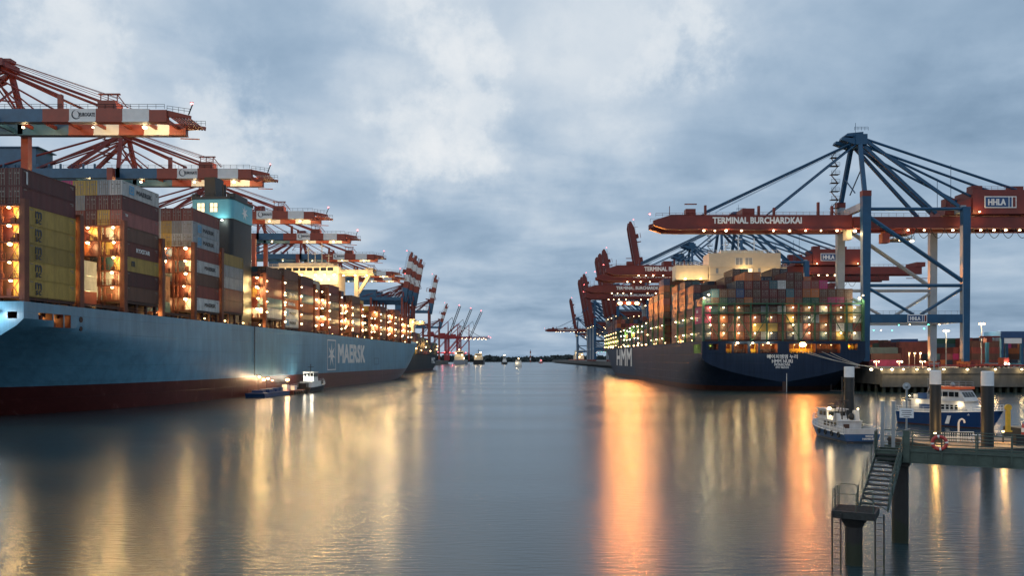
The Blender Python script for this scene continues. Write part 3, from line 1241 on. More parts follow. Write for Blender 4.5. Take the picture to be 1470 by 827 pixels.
for x, h in ((-6, 7), (-3, 5), (0, 9), (3, 4)):
    b.tube((x, 217, 51), (x, 217, 51 + h), .18, 6)
    b.box(x - 1.4, x + 1.4, 216.9, 217.1, 50.9 + h * .8, 51.1 + h * .8)
b.rail((-22, 212.4, 49.2), (8.4, 212.4, 49.2), 1.1, 2, .05)
b.build('mast', MAT['cream'], bh)
for x in (-14, -7, -1, 3, 7, 11, 16, 21):
    z = 45.6 if x < 8 else 45.2
    bulb(bh, (x, 211.6, z), .42, M_WARM)
    light(maersk, (x, 210.4, z - .6), WARM, 2300, .3)
# ------------------------------------------------------------------ the dark blue ship
HW = 49.3
HTH = math.atan(.0217)
RH = Matrix.Rotation(-HTH, 3, 'Z')
HO = Vector((82.6, 244.5, 0))
hmm = thing('container_ship', 'dark navy container ship seen from its broad stern, green lashing frames, moored at right', 'container ship', HO, -HTH)


def hpos(x, y, z):
    return HO + RH @ Vector((x, y, 0)) + Vector((0, 0, z))


def hdeck(y):
    return 15.4 + 1.2 * max(0, y) / 250 + (3.2 * ((y - 290) / 62) ** 1.4 if y > 290 else 0)


def h_in(y, z):
    W = HW / 2
    r = 0.0
    if y < 100:
        zk, zb = 10.5 - .06 * y, 2.9 - .9 * y
        if z < zk:
            r = W * (1 - y / 100) ** 2.0 * min(1, (zk - z) / (zk - zb)) ** 1.9
    f = max(0, min(1, z / hdeck(min(y, 352))))
    y0 = 232 + 60 * f ** .6
    y1 = 338 + 14 * f
    if y > y0:
        r = max(r, W * min(1, (y - y0) / (y1 - y0)) ** (2 + .8 * f))
    return r


def h_yp(y, z):
    if y <= 232:
        return y
    f = max(0, min(1, z / 20))
    return 232 + (y - 232) / 120 * (338 + 14 * f - 232)


OPEN = [(-22.6, -19.8, 12.8), (-17.4, -15.6, 11.8), (-15.1, -10.9, 11.8), (-10, -7.7, 11.8), (-7.1, -1.8, 11.8), (1.75, 9.7, 11.8), (10.0, 17.1, 11.8), (19.5, 22.3, 12.8)]
h_ys = [0, 2.0, 3.2, 5, 8, 13, 15, 18, 22, 27, 33, 40, 48, 57, 67, 78, 89, 100, 120, 150, 180, 206, 232, 243, 254, 265, 276, 286, 295, 303, 311, 318, 325, 331, 337, 342, 346, 350, 352]
HZS = [-1.5, -.5, .5, 1.5, 2.2, 2.95, 3.2, 3.6, 4.2, 5, 6, 7, 8.2, 9.4, 10.5, 11.8, 12.8, 14.6]
cols = sorted(set([-24.65, 24.65, -24, 24, -1, 0, .9] + [c for o in OPEN for c in o[:2]] + [-23.4, 23.4]))
M_NAVY = hull_mat('navy hull paint', (.016, .029, .058), (.06, .028, .024), 1.6, .55, .35, spec=.12)
loft('hull', h_ys, lambda y: HZS + [hdeck(y)], hdeck, HW, h_in, h_yp,
     lambda si, y, z: si < 0 and 2 < y < 13 and 11.8 < z < 14.6, [M_NAVY], cols,
     lambda x, z: any(a < x < b and zz < z < 14.6 for a, b, zz in OPEN), hmm)
for k, (x0, x1, z0) in enumerate(OPEN):
    b = MB()
    b.box(x0 - .1, x0, .06, 4, z0 - .1, 14.7)
    b.box(x1, x1 + .1, .06, 4, z0 - .1, 14.7)
    b.box(x0 - .1, x1 + .1, 4, 4.1, z0 - .1, 14.7)
    b.box(x0, x1, .06, 4, z0 - .1, z0)
    b.box(x0, x1, .06, 4, 14.6, 14.7)
    for q in range(max(1, int((x1 - x0) / 1.8))):
        xx = x0 + .9 + q * 1.8
        b.tube((xx, 1.2, z0), (xx, 1.2, z0 + .9), .28, 8, 1)
        b.box(xx + .5, xx + .66, .5, .7, z0, 14.6, 1)
    b.box(x0 + .2, x1 - .2, 2.2, 2.9, z0 + .35, z0 + 1.3, 1)
    for h in (.5, 1.0):
        b.box(x0, x1, .10, .16, z0 + h, z0 + h + .06, 1)
    o = b.build('mooring_opening', [MAT['oxide'], MAT['yellow'] if k % 2 else MAT['oxide_dark']], hmm)
    for q in range(1 if x1 - x0 < 5 else 2):
        lx = x0 + (x1 - x0) * (.3 + .45 * q)
        bulb(o, (lx, 2.6, 14.3), .14, M_AMBER)
        light(hmm, (lx, 1.9, 14.0), AMBER, 130, .2)
b = MB()
b.box(-24.55, -21, 1.9, 2, 11.7, 14.7)
b.box(-24.55, -21, 13, 13.1, 11.7, 14.7)
b.box(-21.1, -21, 2, 13, 11.7, 14.7)
b.box(-24.55, -21, 2, 13, 11.7, 11.8)
for q in range(5):
    b.box(-24.5, -24.4, 3.4 + q * 2, 3.6 + q * 2, 11.8, 14.6)
o = b.build('mooring_opening', MAT['green'], hmm)
bulb(o, (-22.5, 7.5, 14.2), .3, M_AMBER)
light(hmm, (-22.8, 7, 13.8), (1, .8, .25), 900, .2)
for txt, h, z, wd in (('에이치엠엠 누리', 1.25, 10.7, 9.2), ('HMM NURI', 1.05, 9.3, 6.2), ('MONROVIA', .8, 8.25, 4.7), ('IMO 9869203', .55, 7.4, 3.9)):
    put_text(text_mesh(txt, h, MAT['letter'], .02, wd, .03), hmm, (-.4, -.02, z), '-y', 'stern_lettering')
put_text(text_mesh('HMM', 8.6, MAT['letter'], .05, 70, .03), hmm, (-24.67, 204, 10.9), '-x', 'hull_lettering')
b = MB()
b.box(-.35, .75, -.03, -.004, -1, 3.1)
b.build('rudder_post', MAT['oxide_dark'], hmm)
b = MB()
b.box(.86, .98, -.06, -.002, -.5, 5.6)
b.build('draught_mark', MAT['letter'], hmm)
# deck
b = MB()
for y0, y1 in zip([0, 100, 200, 290, 312, 330, 345], [100, 200, 290, 312, 330, 345, 350]):
    q = [(max(.2, HW / 2 - .1 - h_in(y, hdeck(y))), y, hdeck(y) - .4) for y in (y0, y1)]
    b.add([(-q[0][0], y0, q[0][2]), q[0], q[1], (-q[1][0], y1, q[1][2])], [(0, 1, 2, 3)])
b.build('deck', MAT['oxide_dark'], hmm, recalc=False)

# ---- stacks
HB = 15.9
HH = 2.6
H0 = [5, 6, 6, 6, 7, 8, 8, 7, 7, 7, 8, 8, 7, 7, 7, 6, 6, 6, 4]
HBAY = [(1.8, 0, 5)] + [(1.8 + 14.2 * k, 1, t) for k, t in ((1, 7), (2, 8), (3, 8))] + [(74 + 14.2 * k, 1, t) for k, t in
        ((0, 10), (1, 8), (2, 8), (3, 4), (4, 3), (5, 3), (6, 2), (7, 3), (8, 2), (9, 3), (10, 3), (11, 3), (12, 7), (13, 8), (14, 7), (15, 8), (16, 7), (17, 6))]
PAL2 = ['orange'] * 4 + ['maroon'] * 7 + ['brown'] * 6 + ['red'] * 4 + ['navy', 'navy', 'navy', 'blue', 'magenta', 'teal', 'teal', 'green', 'pink']
PALF = ['white', 'grey', 'yellow', 'orange', 'maroon', 'maroon', 'brown', 'brown', 'red', 'red', 'pink', 'navy', 'teal', 'brown']
for bi, (y0, mode, nt) in enumerate(HBAY):
    yc = y0 + 6.1
    for c in range(19):
        x = -22.8 + c * 2.535
        n = H0[c] if bi == 0 else nt
        if bi == 1:
            n = (7, 7, 7, 7, 8, 9, 9, 8, 8, 8, 9, 9, 8, 8, 8, 7, 6, 6, 5)[c]
        elif bi > 1 and c > 1:
            n = max(2, nt + rnd.choice((-1, 0, 0, 0)))
        for t in range(n):
            z = HB + t * HH
            k = rnd.choice(PALF if (bi == 0 and t < 4) else PAL2)
            if bi == 0:
                if c == 0:
                    k = ('navy', 'navy', 'magenta', 'magenta', 'navy')[t]
                elif c in (15, 16) and t == 4:
                    k = 'magenta'
                elif c in (15, 16) and t == 5:
                    k = 'brown'
                elif c in (5, 6) and t == 7:
                    k = 'orange'
                elif c in (8, 9) and t == 6:
                    k = ('teal', 'white')[c - 8]
                elif c in (12, 13) and t == 4:
                    k = 'green'
            tt = 'top' if t == n - 1 else TIER[t]
            show = (bi == 0) or (c == 0 and 0 < bi < 7) or (bi == 1 and c > 3 and t >= 7)
            if bi == 0:
                lab = f'{COLS[k][0]} container, {tt} tier, {NTH[c]} row from the left on the dark ship\'s stern'
            else:
                lab = f'{COLS[k][0]} container, {tt} tier, {"left side row" if c == 0 else NTH[c] + " row"}, {NTH[bi]} bay of the dark ship'
            if show and N_IND[0] < 298:
                o = container(lab, k, hpos(x, yc, z), -HTH, 12.19, HH, 'containers stacked on the dark blue ship')
                if bi == 0 and k == 'magenta':
                    if c == 0 or c == 15:
                        mark(o, 'ONE', .9, 'letter', '-x', (-1.225, 2.4, 1.3), 2.6, .05)
                if bi in (1, 2) and c == 0 and k in ('orange', 'brown'):
                    mark(o, 'Hapag-Lloyd', .7, 'letter_dark', '-x', (-1.225, -.5, 1.35), 5.4, .03)
            elif c < 3 or t >= n - 2 or bi == 0:
                bulk(k, hpos(x, yc, z), -HTH, 12.19, HH)
    b = MB()
    b.box(-24, 24, y0 + .2, y0 + 12, HB - .55, HB - .03)
    b.box(-22, 22, y0 + .4, y0 + 11.8, 14.5, HB - .552)
    b.build('hatch_cover', MAT['oxide_dark'], hmm)

# ---- green lashing frame on the stern
b = MB()
ztop = 27.2
for x in (-24.2, 24.2):
    b.box(x - .3, x + .3, .1, 1.3, 15.3, ztop + .6)
for i in range(1, 10):
    x = -24.2 + i * 4.84
    b.box(x - .18, x + .18, .5, 1.2, 15.3, ztop)
for z in (ztop - .5, ztop - 3.3):
    b.box(-23.88, 23.88, .35, 1.5, z, z + .4)
    b.rail((-24, .4, z + .4), (24, .4, z + .4), 1.0, 2.42, .04)
for z in (18.3, 20.9):
    b.box(-23.88, 23.88, .7, 1.1, z, z + .14)
for x0, x1 in ((-24, -18.9), (-13.8, -18.9), (-4.2, -9.4), (-13.8, -9.4), (.5, 5.3), (10, 5.3), (24, 19.3), (14.5, 19.3)):
    b.beam((x0, .3, ztop - 3.5), (x1, .3, 15.6), .28, .2)
fr = b.build('lashing_bridge', MAT['green'], hmm, recalc=False)
for px in (1020, 1039, 1060.6, 1083.7, 1107, 1138, 1161, 1184.6, 1206, 1225.5):
    x = (px - 735) * .2123 - 82.6
    for z in (25.7, 22.7, 20.4, 17.9):
        if rnd.random() < .08:
            continue
        bulb(fr, (x, .25, z), .22, M_WARM)
        light(hmm, (x, .9, z - .35), (1, .74, .36), 130, .2)
for x, z in ((-24, 28.6), (24.0, 29.3), (-22.6, 29.6), (23, 28.4)):
    bulb(fr, (x, .2, z), .34, M_WARM)
    light(hmm, (x, -.6, z - .2), (1, .85, .5), 900, .2)
for x in (-14, -9.4, -4.7):
    bulb(fr, (x, -.25, 14.85), .36, M_WARM, 'deck_lamp')
    light(hmm, (x, -.8, 14.7), (1, .8, .45), 500, .2)
fl = bulb(fr, (5.6, -.55, 14.35), 1.05, M_ORANGE, 'floodlight')
light(hmm, (5.6, -2.6, 14.2), (1, .31, .07), 110000, .5, (-.2, -1, -.25), 90)

# ---- green lashing bridges between the bays
for bi, (y0, mode, nt) in enumerate(HBAY):
    if bi == 0:
        continue
    y = y0 - 1.0
    b = MB()
    nl = 4
    zt = HB + nl * HH
    for x in (-24.2, 24.2):
        b.box(x - .3, x + .3, y - .5, y + .5, 15.0, zt + .8)
    for i in range(1, 10):
        x = -24.2 + i * 4.84
        b.box(x - .16, x + .16, y - .3, y + .3, 15.0, zt)
    for i in range(nl + 1):
        z = HB + i * HH
        b.box(-23.88, 23.88, y - .55, y + .55, z - .25, z - .02)
        for h in (.5, 1.0):
            b.box(-23.88, 23.88, y - .6, y - .55, z + h, z + h + .05)
    o = b.build('lashing_bridge', MAT['green'], hmm, recalc=False)
    low = 7 <= bi <= 15
    for i in range(nl):
        z = HB + (i + 1) * HH - .5
        if low:
            for xx in (-24.9, -21.5, -19):
                if rnd.random() < .55:
                    bulb(o, (xx + rnd.uniform(-.4, .4), y - .8 - rnd.random(), z + rnd.uniform(-.7, .3)), .3, M_WARM if rnd.random() < .6 else M_COOL)
            if i % 2 == 0:
                light(hmm, (-22.5, y - 2.6, z), (.95, .86, .26), 4500, .3)
        elif bi < 7 and i % 2 == 0:
            bulb(o, (-24.85, y - .2, z), .26, M_WARM)
            light(hmm, (-24.7, y - .9, z - .2), WARM, 90, .2)
        elif bi > 15:
            bulb(o, (-24.9, y - .4, z), .36, M_AMBER)
            if i == 1:
                light(hmm, (-24.4, y - 1.5, z), AMBER, 900, .3)
for i in range(22):
    y = 16 + i * 13.2 + rnd.uniform(-3, 3)
    if rnd.random() < .3:
        continue
    bulb(hmm, (-24.5 + h_in(y, hdeck(y)), y, hdeck(y) + .5), .24 if i < 8 else .36, M_AMBER, 'deck_lamp')
    light(hmm, (-24.3 + h_in(y, hdeck(y)), y - 1, hdeck(y) + .6), (1, .7, .3), 300, .2)

# ---- cream bridge house
y0, y1 = 60.5, 70.5
b = MB()
b.box(-9.0, 17.6, y0, y1, 15, 44.8)
b.box(-9.2, 17.8, y0 - .2, y1, 44.802, 50.2)
b.box(-4, 12, y0 + 2, y1 - 1, 50.202, 51.4)
bh = b.build('bridge_house', MAT['cream'], hmm)
b = MB()
b.box(-21.6, -9.202, y0 + 1, y1 - 2, 40.2, 45.8)
b.build('bridge_wing', MAT['cream'], bh)
b = MB()
b.box(17.802, 20.5, y0 + 1, y1 - 2, 42.6, 44.9)
b.build('bridge_wing', MAT['cream'], bh)
b = MB()
for z in (50.2,):
    b.rail((-9.2, y0 - .15, z), (17.8, y0 - .15, z), 1.1, 1.5, .05)
b.rail((-21.6, y0 + 1.1, 45.8), (-9.3, y0 + 1.1, 45.8), 1.1, 1.5, .05)
b.rail((17.9, y0 + 1.1, 44.9), (20.5, y0 + 1.1, 44.9), 1.1, 1.3, .05)
b.build('house_railing', MAT['white'], bh, recalc=False)
for x0_ in ():
    b = MB()
    b.box(x0_, x0_ + 1.9, y0 - .26, y0 - .21, 47.6, 48.9)
    b.build('window', MAT['glass'], bh, recalc=False)
b = MB()
for z in (36, 39, 42):
    b.box(-9.05, 17.65, y0 - .08, y0 - .004, z, z + .12)
for x0_ in (-6.5, 9.4, 15.2):
    b.box(x0_, x0_ + .9, y0 - .06, y0 - .004, 42.6, 44.5)
b.build('deck_edge', MAT['grey_boat'], bh, recalc=False)
for k, (x, z) in enumerate(((2.2, 47), (5.8, 47), (2.2, 43), (5.8, 43))):
    b = MB()
    b.box(x - 1.3, x + 1.3, y0 - .29, y0 - .21, z - 1.3, z + 1.3)
    wn = b.build('window', MAT['grey_boat'] if k < 2 else M_WIN, bh)
    b = MB()
    for dx in (-1.42, -.06, 1.3):
        b.box(x + dx, x + dx + .12, y0 - .34, y0 - .22, z - 1.4, z + 1.4)
    b.build('window_frame', MAT['white'], wn)
for x in (3.0, 5.0):
    bulb(bh, (x, y0 - .9, 43.4), .4, M_WARM)
light(hmm, (4, y0 - 2.4, 43.2), WARM, 1000, .3)
b = MB()
for x, h in ((-2, 4), (3, 7), (9, 5)):
    b.tube((x, y0 + 4, 51.4), (x, y0 + 4, 51.4 + h), .2, 6)
    b.box(x - 1.3, x + 1.3, y0 + 3.9, y0 + 4.1, 51 + h * .7, 51.25 + h * .7)
b.build('mast', MAT['white'], bh)
for x in (-18, -12, 14):
    bulb(bh, (x, y0 - .4 if x > 0 else y0 + .7, 40.6), .3, M_WARM)
    light(hmm, (x, y0 - 2.2, 40.6), WARM, 900, .3)

# mooring lines from the stern to the quay
for k, (x, z) in enumerate(((5, 12.4), (7.5, 12.2), (11.5, 12.2), (14, 12.0))):
    a = hpos(x, -.1, z)
    c = Vector((113 + k * 1.4, QY + 1.5 + k * .3, 7.5))
    b = MB()
    pp = []
    for i in range(13):
        t = i / 12
        p = a.lerp(c, t)
        p.z -= 4 * t * (1 - t) * (1.2 + .35 * k)
        p.y -= 4 * t * (1 - t) * 1.5
        pp.append(p - a)
    b.path(pp, .07, 5)
    tag(b.build('mooring_line', MAT['rope'], None, a), 'pale rope running from the dark ship\'s stern to the quay bollards', 'rope', 'mooring ropes of the dark ship')
# ------------------------------------------------------------------ orange and blue cranes on the left
LB = 6.8


def left_crane(loc, label, up=None, lights=True, group='striped cranes on the left quay'):
    t = thing('quay_crane', label, 'crane', loc, 0, group)
    zb, zt = 60.4, 63.4
    for sx in (0, -30):
        for sy in (-9, 9):
            b = MB()
            b.box(sx - .9, sx + .9, sy - .9, sy + .9, 1.6, zt - .6)
            b.box(sx - 1.3, sx + 1.3, sy - 4, sy + 4, 0, 1.6, 1)
            b.build('leg', [MAT['c_red'], MAT['c_blue']], t)
    b = MB()
    for sy in (-9, 9):
        b.box(-29.1, -.9, sy - .7, sy + .7, 12, 14.2)
        b.beam((-29, sy, 14.2), (-.9, sy, 44), .9)
        b.box(-29.1, -.9, sy - .6, sy + .6, 45, 46.4)
    for sx in (0, -30):
        b.box(sx - .7, sx + .7, -8.1, 8.1, 12.2, 14)
    b.build('portal_beam', MAT['c_maroon'], t)
    b = MB()
    for sy in (-5.7, 5.7):
        b.box(-62, 1.5, sy - .8, sy + .8, zb, zt)
    for x in (-60, -45, -30, -15, -1):
        b.box(x - .4, x + .4, -4.9, 4.9, zb + .5, zb + 1.6)
    for k in range(13):
        b.cbox((-50 + k * 3.6, -5.7, zt + .8), .5, .5, 1.6)
    b.rail((-62, -6.4, zt), (1.5, -6.4, zt), 1.1, 2.5, .05)
    b.build('rear_girder', MAT['c_blue'], t, recalc=False)
    b = MB()
    b.box(-42, -26, -4.7, 4.7, zt + .01, zt + 7)
    b.box(-43, -25, -5.2, 5.2, zt + 7, zt + 7.3)
    b.build('machinery_house', MAT['c_blue'], t)
    # A frame
    b = MB()
    za = 75.6
    for sy in (-1, 1):
        b.beam((1.0, sy * 6.4, zt), (0, sy * 2.4, za), 1.1)
        b.beam((-15, sy * 6, zt), (0, sy * 2.4, za - .3), 1.0)
        b.beam((-25, sy * 6, zt), (-1, sy * 2.4, za - 1), .6)
        b.beam((1.0, sy * 6.2, zt + .6), (.4, -sy * 3.8, za - 4), .4)
        b.beam((-8, sy * 4.2, zt + 6), (.6, sy * 4.5, zt + 5), .35)
    b.box(-1.6, 1.6, -3.6, 3.6, za - .6, za + 1.2)
    b.box(-.8, 2.2, -1.2, 1.2, za + 1.2, za + 1.9)
    for q in range(4):
        z = zt + 2 + q * 2.4
        b.box(-4.2, -2, -6.2, -5.2, z, z + .12)
        b.beam((-4, -5.7, z), (-2.1, -5.7, z + 2.4), .25)
    b.build('a_frame', MAT['c_maroon'], t, recalc=False)
    # boom, hinged at its root
    hx, hz = 2.0, 61.0
    boom = link('boom', None, t, (hx, 0, hz))
    if up:
        boom.rotation_euler.y = -R(up)
        boom.scale = (1.02, .8, 1.5)
    segs = [(0.2, 13.2, 'c_blue'), (13.2, 19.6, 'c_red'), (19.6, 26, 'c_white'), (26, 32.4, 'c_red'), (32.4, 38.8, 'c_white'), (38.8, 43.0, 'c_red')]
    mats = [MAT['c_blue'], MAT['c_red'], MAT['c_white'], MAT['steel_dark']]
    mi = {'c_blue': 0, 'c_red': 1, 'c_white': 2}
    b = MB()
    for x0, x1, m in segs:
        for sy in (-5.7, 5.7):
            b.box(x0 - hx, x1 - hx - .004, sy - .8, sy + .8, zb - hz, zt - hz - (.0 if x1 < 40 else .25), mi[m])
            b.box(x0 - hx, x1 - hx - .004, sy - 1.1, sy + 1.1, zb - hz - .25, zb - hz - .003, mi[m])
    for x in (4, 10, 16, 22.5, 29, 35.5, 41):
        b.box(x - hx - .3, x - hx + .3, -4.88, 4.88, zb - hz + 1.2, zb - hz + 2, 1)
    # maintenance platform at the nose
    for sy in (-5.7, 5.7):
        b.beam((43 - hx, sy, zt - hz - 1.0), (48.2 - hx, sy * .8, zb - hz + 1.5), .8, 1.5, 1, .4, .6)
    for q in range(7):
        x = 43.3 + q * .75
        b.box(x - hx, x - hx + .3, -5, 5, zb - hz + 1.3 - q * .06, zb - hz + 1.55 - q * .06, 1)
    b.beam((41 - hx, -6.6, zb - hz - .6), (46 - hx, -6.2, zb - hz - .9), .25, .25, 1)
    b.beam((41 - hx, 6.6, zb - hz - .6), (46 - hx, 6.2, zb - hz - .9), .25, .25, 1)
    b.rail((20 - hx, -6.45, zt - hz), (42.5 - hx, -6.45, zt - hz), 1.1, 2, .05, 2, 3)
    b.rail((2 - hx, -6.45, zt - hz), (19 - hx, -6.45, zt - hz), 1.1, 2, .05, 2, 3)
    b.rail((43 - hx, -6.2, zt - hz - .4), (48 - hx, -5, zb - hz + 2.2), 1.2, 1.3, .05, 2, 3)
    b.rail((43 - hx, 6.2, zt - hz - .4), (48 - hx, 5, zb - hz + 2.2), 1.2, 1.3, .05, 2, 3)
    b.beam((47.6 - hx, -4.8, zb - hz + 2), (48.6 - hx, -4.8, zb - hz + 4.6), .22, .22, 3)
    g = b.build('boom_girder', mats, boom, recalc=False)
    b = MB()
    b.box(26.3 - hx, 30.5 - hx, -6.3, -2.2, zt - hz + .005, zt - hz + 2.1)
    b.box(25.8 - hx, 31 - hx, -5, -4.4, zt - hz + 3.9, zt - hz + 4.2)
    for x in (26.2, 28, 30.2):
        b.box(x - hx, x - hx + .2, -4.8, -4.6, zt - hz + 2.1, zt - hz + 3.9)
    b.beam((30.3 - hx, -4.7, zt - hz + 4), (33 - hx, -5.2, zt - hz + .6), .2)
    b.build('sheave_platform', MAT['c_red'], boom, recalc=False)
    for sy in (-5.7, 5.7):
        b = MB()
        b.box(16.6 - hx, 17.6 - hx, sy - .5, sy + .5, zt - hz + .005, zt - hz + 3.6)
        b.build('stay_post', MAT['c_red'], boom)
    if not up:
        me = CMESH.get('eg')
        if me is None:
            me = CMESH['eg'] = text_mesh('EUROGATE', .85, MAT['letter_dark'], .04, 3.7, .02)
            sw = []
            for r_, w_, a0, a1 in ((1.15, .34, 100, 330), (.85, .26, -60, 80)):
                n_ = 10
                for q in range(n_):
                    f0, f1 = q / n_, (q + 1) / n_
                    p0, p1 = R(a0 + (a1 - a0) * f0), R(a0 + (a1 - a0) * f1)
                    w0, w1 = w_ * math.sin(math.pi * (f0 * .9 + .05)), w_ * math.sin(math.pi * (f1 * .9 + .05))
                    sw.append([(r_ * math.cos(p0), r_ * math.sin(p0)), (r_ * math.cos(p1), r_ * math.sin(p1)),
                               ((r_ - w1) * math.cos(p1), (r_ - w1) * math.sin(p1)), ((r_ - w0) * math.cos(p0), (r_ - w0) * math.sin(p0))])
            CMESH['egs'] = flat_mesh(sw, MAT['letter_dark'], .02)
        put_text(me, g, (23.95 - hx, -6.52, 62 - hz), '-y', 'lettering')
        put_text(CMESH['egs'], g, (21.3 - hx, -6.51, 62 - hz), '-y', 'swirl_emblem')
    bulb(boom, (48.4 - hx, -4.8, zb - hz + 4.8), .3, M_RED, 'warning_lamp')
    b = MB()
    for sy in (-5.2, 5.2):
        if up:
            a = Vector((0, sy * .5, za))
            b.tube(a, (8, sy, zt + 14), .25, 5)
            b.tube((8, sy, zt + 14), (5, sy, zt + 24), .22, 5)
            b.tube(a, (6, sy, zt + 9), .2, 5)
        else:
            b.tube((0, sy * .5, za), (28, sy, zt + 1.6), .36, 6)
            b.tube((.3, sy * .5, za - 1.2), (17, sy, zt + 3.4), .33, 6)
            b.tube((.3, sy * .5, za - 3.6), (15.2, sy, zt + .2), .22, 6)
            b.tube((.3, sy * .5, za - 5), (8.4, sy, zt), .2, 5)
            b.tube((.3, sy * .5, za - 6.4), (5.6, sy, zt), .2, 5)
            b.tube((0, sy * .4, za + 1.5), (30, sy * .8, zt + 3.2), .07, 4)
            b.tube((0, sy * .2, za + 1.8), (30, sy * .6, zt + 3.6), .07, 4)
        b.tube((-1, sy * .5, za), (-40, sy, zt + .3), .32, 6)
        b.tube((-1, sy * .5, za - 3), (-24, sy, zt + .3), .25, 6)
    b.build('stay', MAT['c_maroon'], t, recalc=False)
    if lights:
        for x, wt, y in ((36.6, 3600, -3.3), (24, 1600, -3.3), (7, 2200, -3.3), (-10, 800, -3.3), (-28, 700, -3.3)):
            bulb(t, (x, y - .6, zb - .75), .5 if x > 30 else .34, M_WARM, 'floodlight')
            light(t, (x, y + .5, zb - .2), (1, .70, .32), wt, .3)
            if x > 0 and (x > 30 or loc[1] < 400):
                light(t, (x, y - 1.2, zb - 1.2), (1, .64, .25), 34000 if x > 30 else 22000, .4, (.35, -.8, -1), 125)
    return t


LC = [(199.6, -126.0), (260, -125.2), (333, -123.4), (391, -122.6), (466, -121.8), (556, -125.0), (589, -126.0)]
wordsL = ['nearest striped crane at left, its orange and white boom highest in the photo', 'second nearest striped crane on the left, boom just above the white-topped container stack',
          'third striped crane from the near left, boom passing behind the light blue funnel', 'fourth striped crane from the near left, blue boom with the swirl logo, beyond the funnel',
          'fifth striped crane from the near left, boom ending above the cream bridge house', 'floodlit striped crane beyond the cream bridge wing, upper of two pale booms',
          'floodlit striped crane beyond the cream bridge wing, lower of two pale booms']
for (D, x), lab in zip(LC, wordsL):
    left_crane((x, D, LB), lab)
for D, X, lab in ((787, -106.5, 'raised striped boom at left, nearest and tallest of the close group of three'), (813, -105.5, 'raised striped boom at left, middle of the close group of three'),
                  (842, -103.5, 'raised striped boom at left, farthest of the close group of three'), (1001, -103, 'lone raised striped boom right of the close group of three'),
                  (1130, -142, 'small raised striped boom just behind the close group of three'), (1500, -136, 'distant raised blue and white boom above the dark grey ship')):
    left_crane((X, D, LB), lab, 80 if D < 1400 else 72, False)

# ------------------------------------------------------------------ blue and red cranes on the right
RB = 7.0


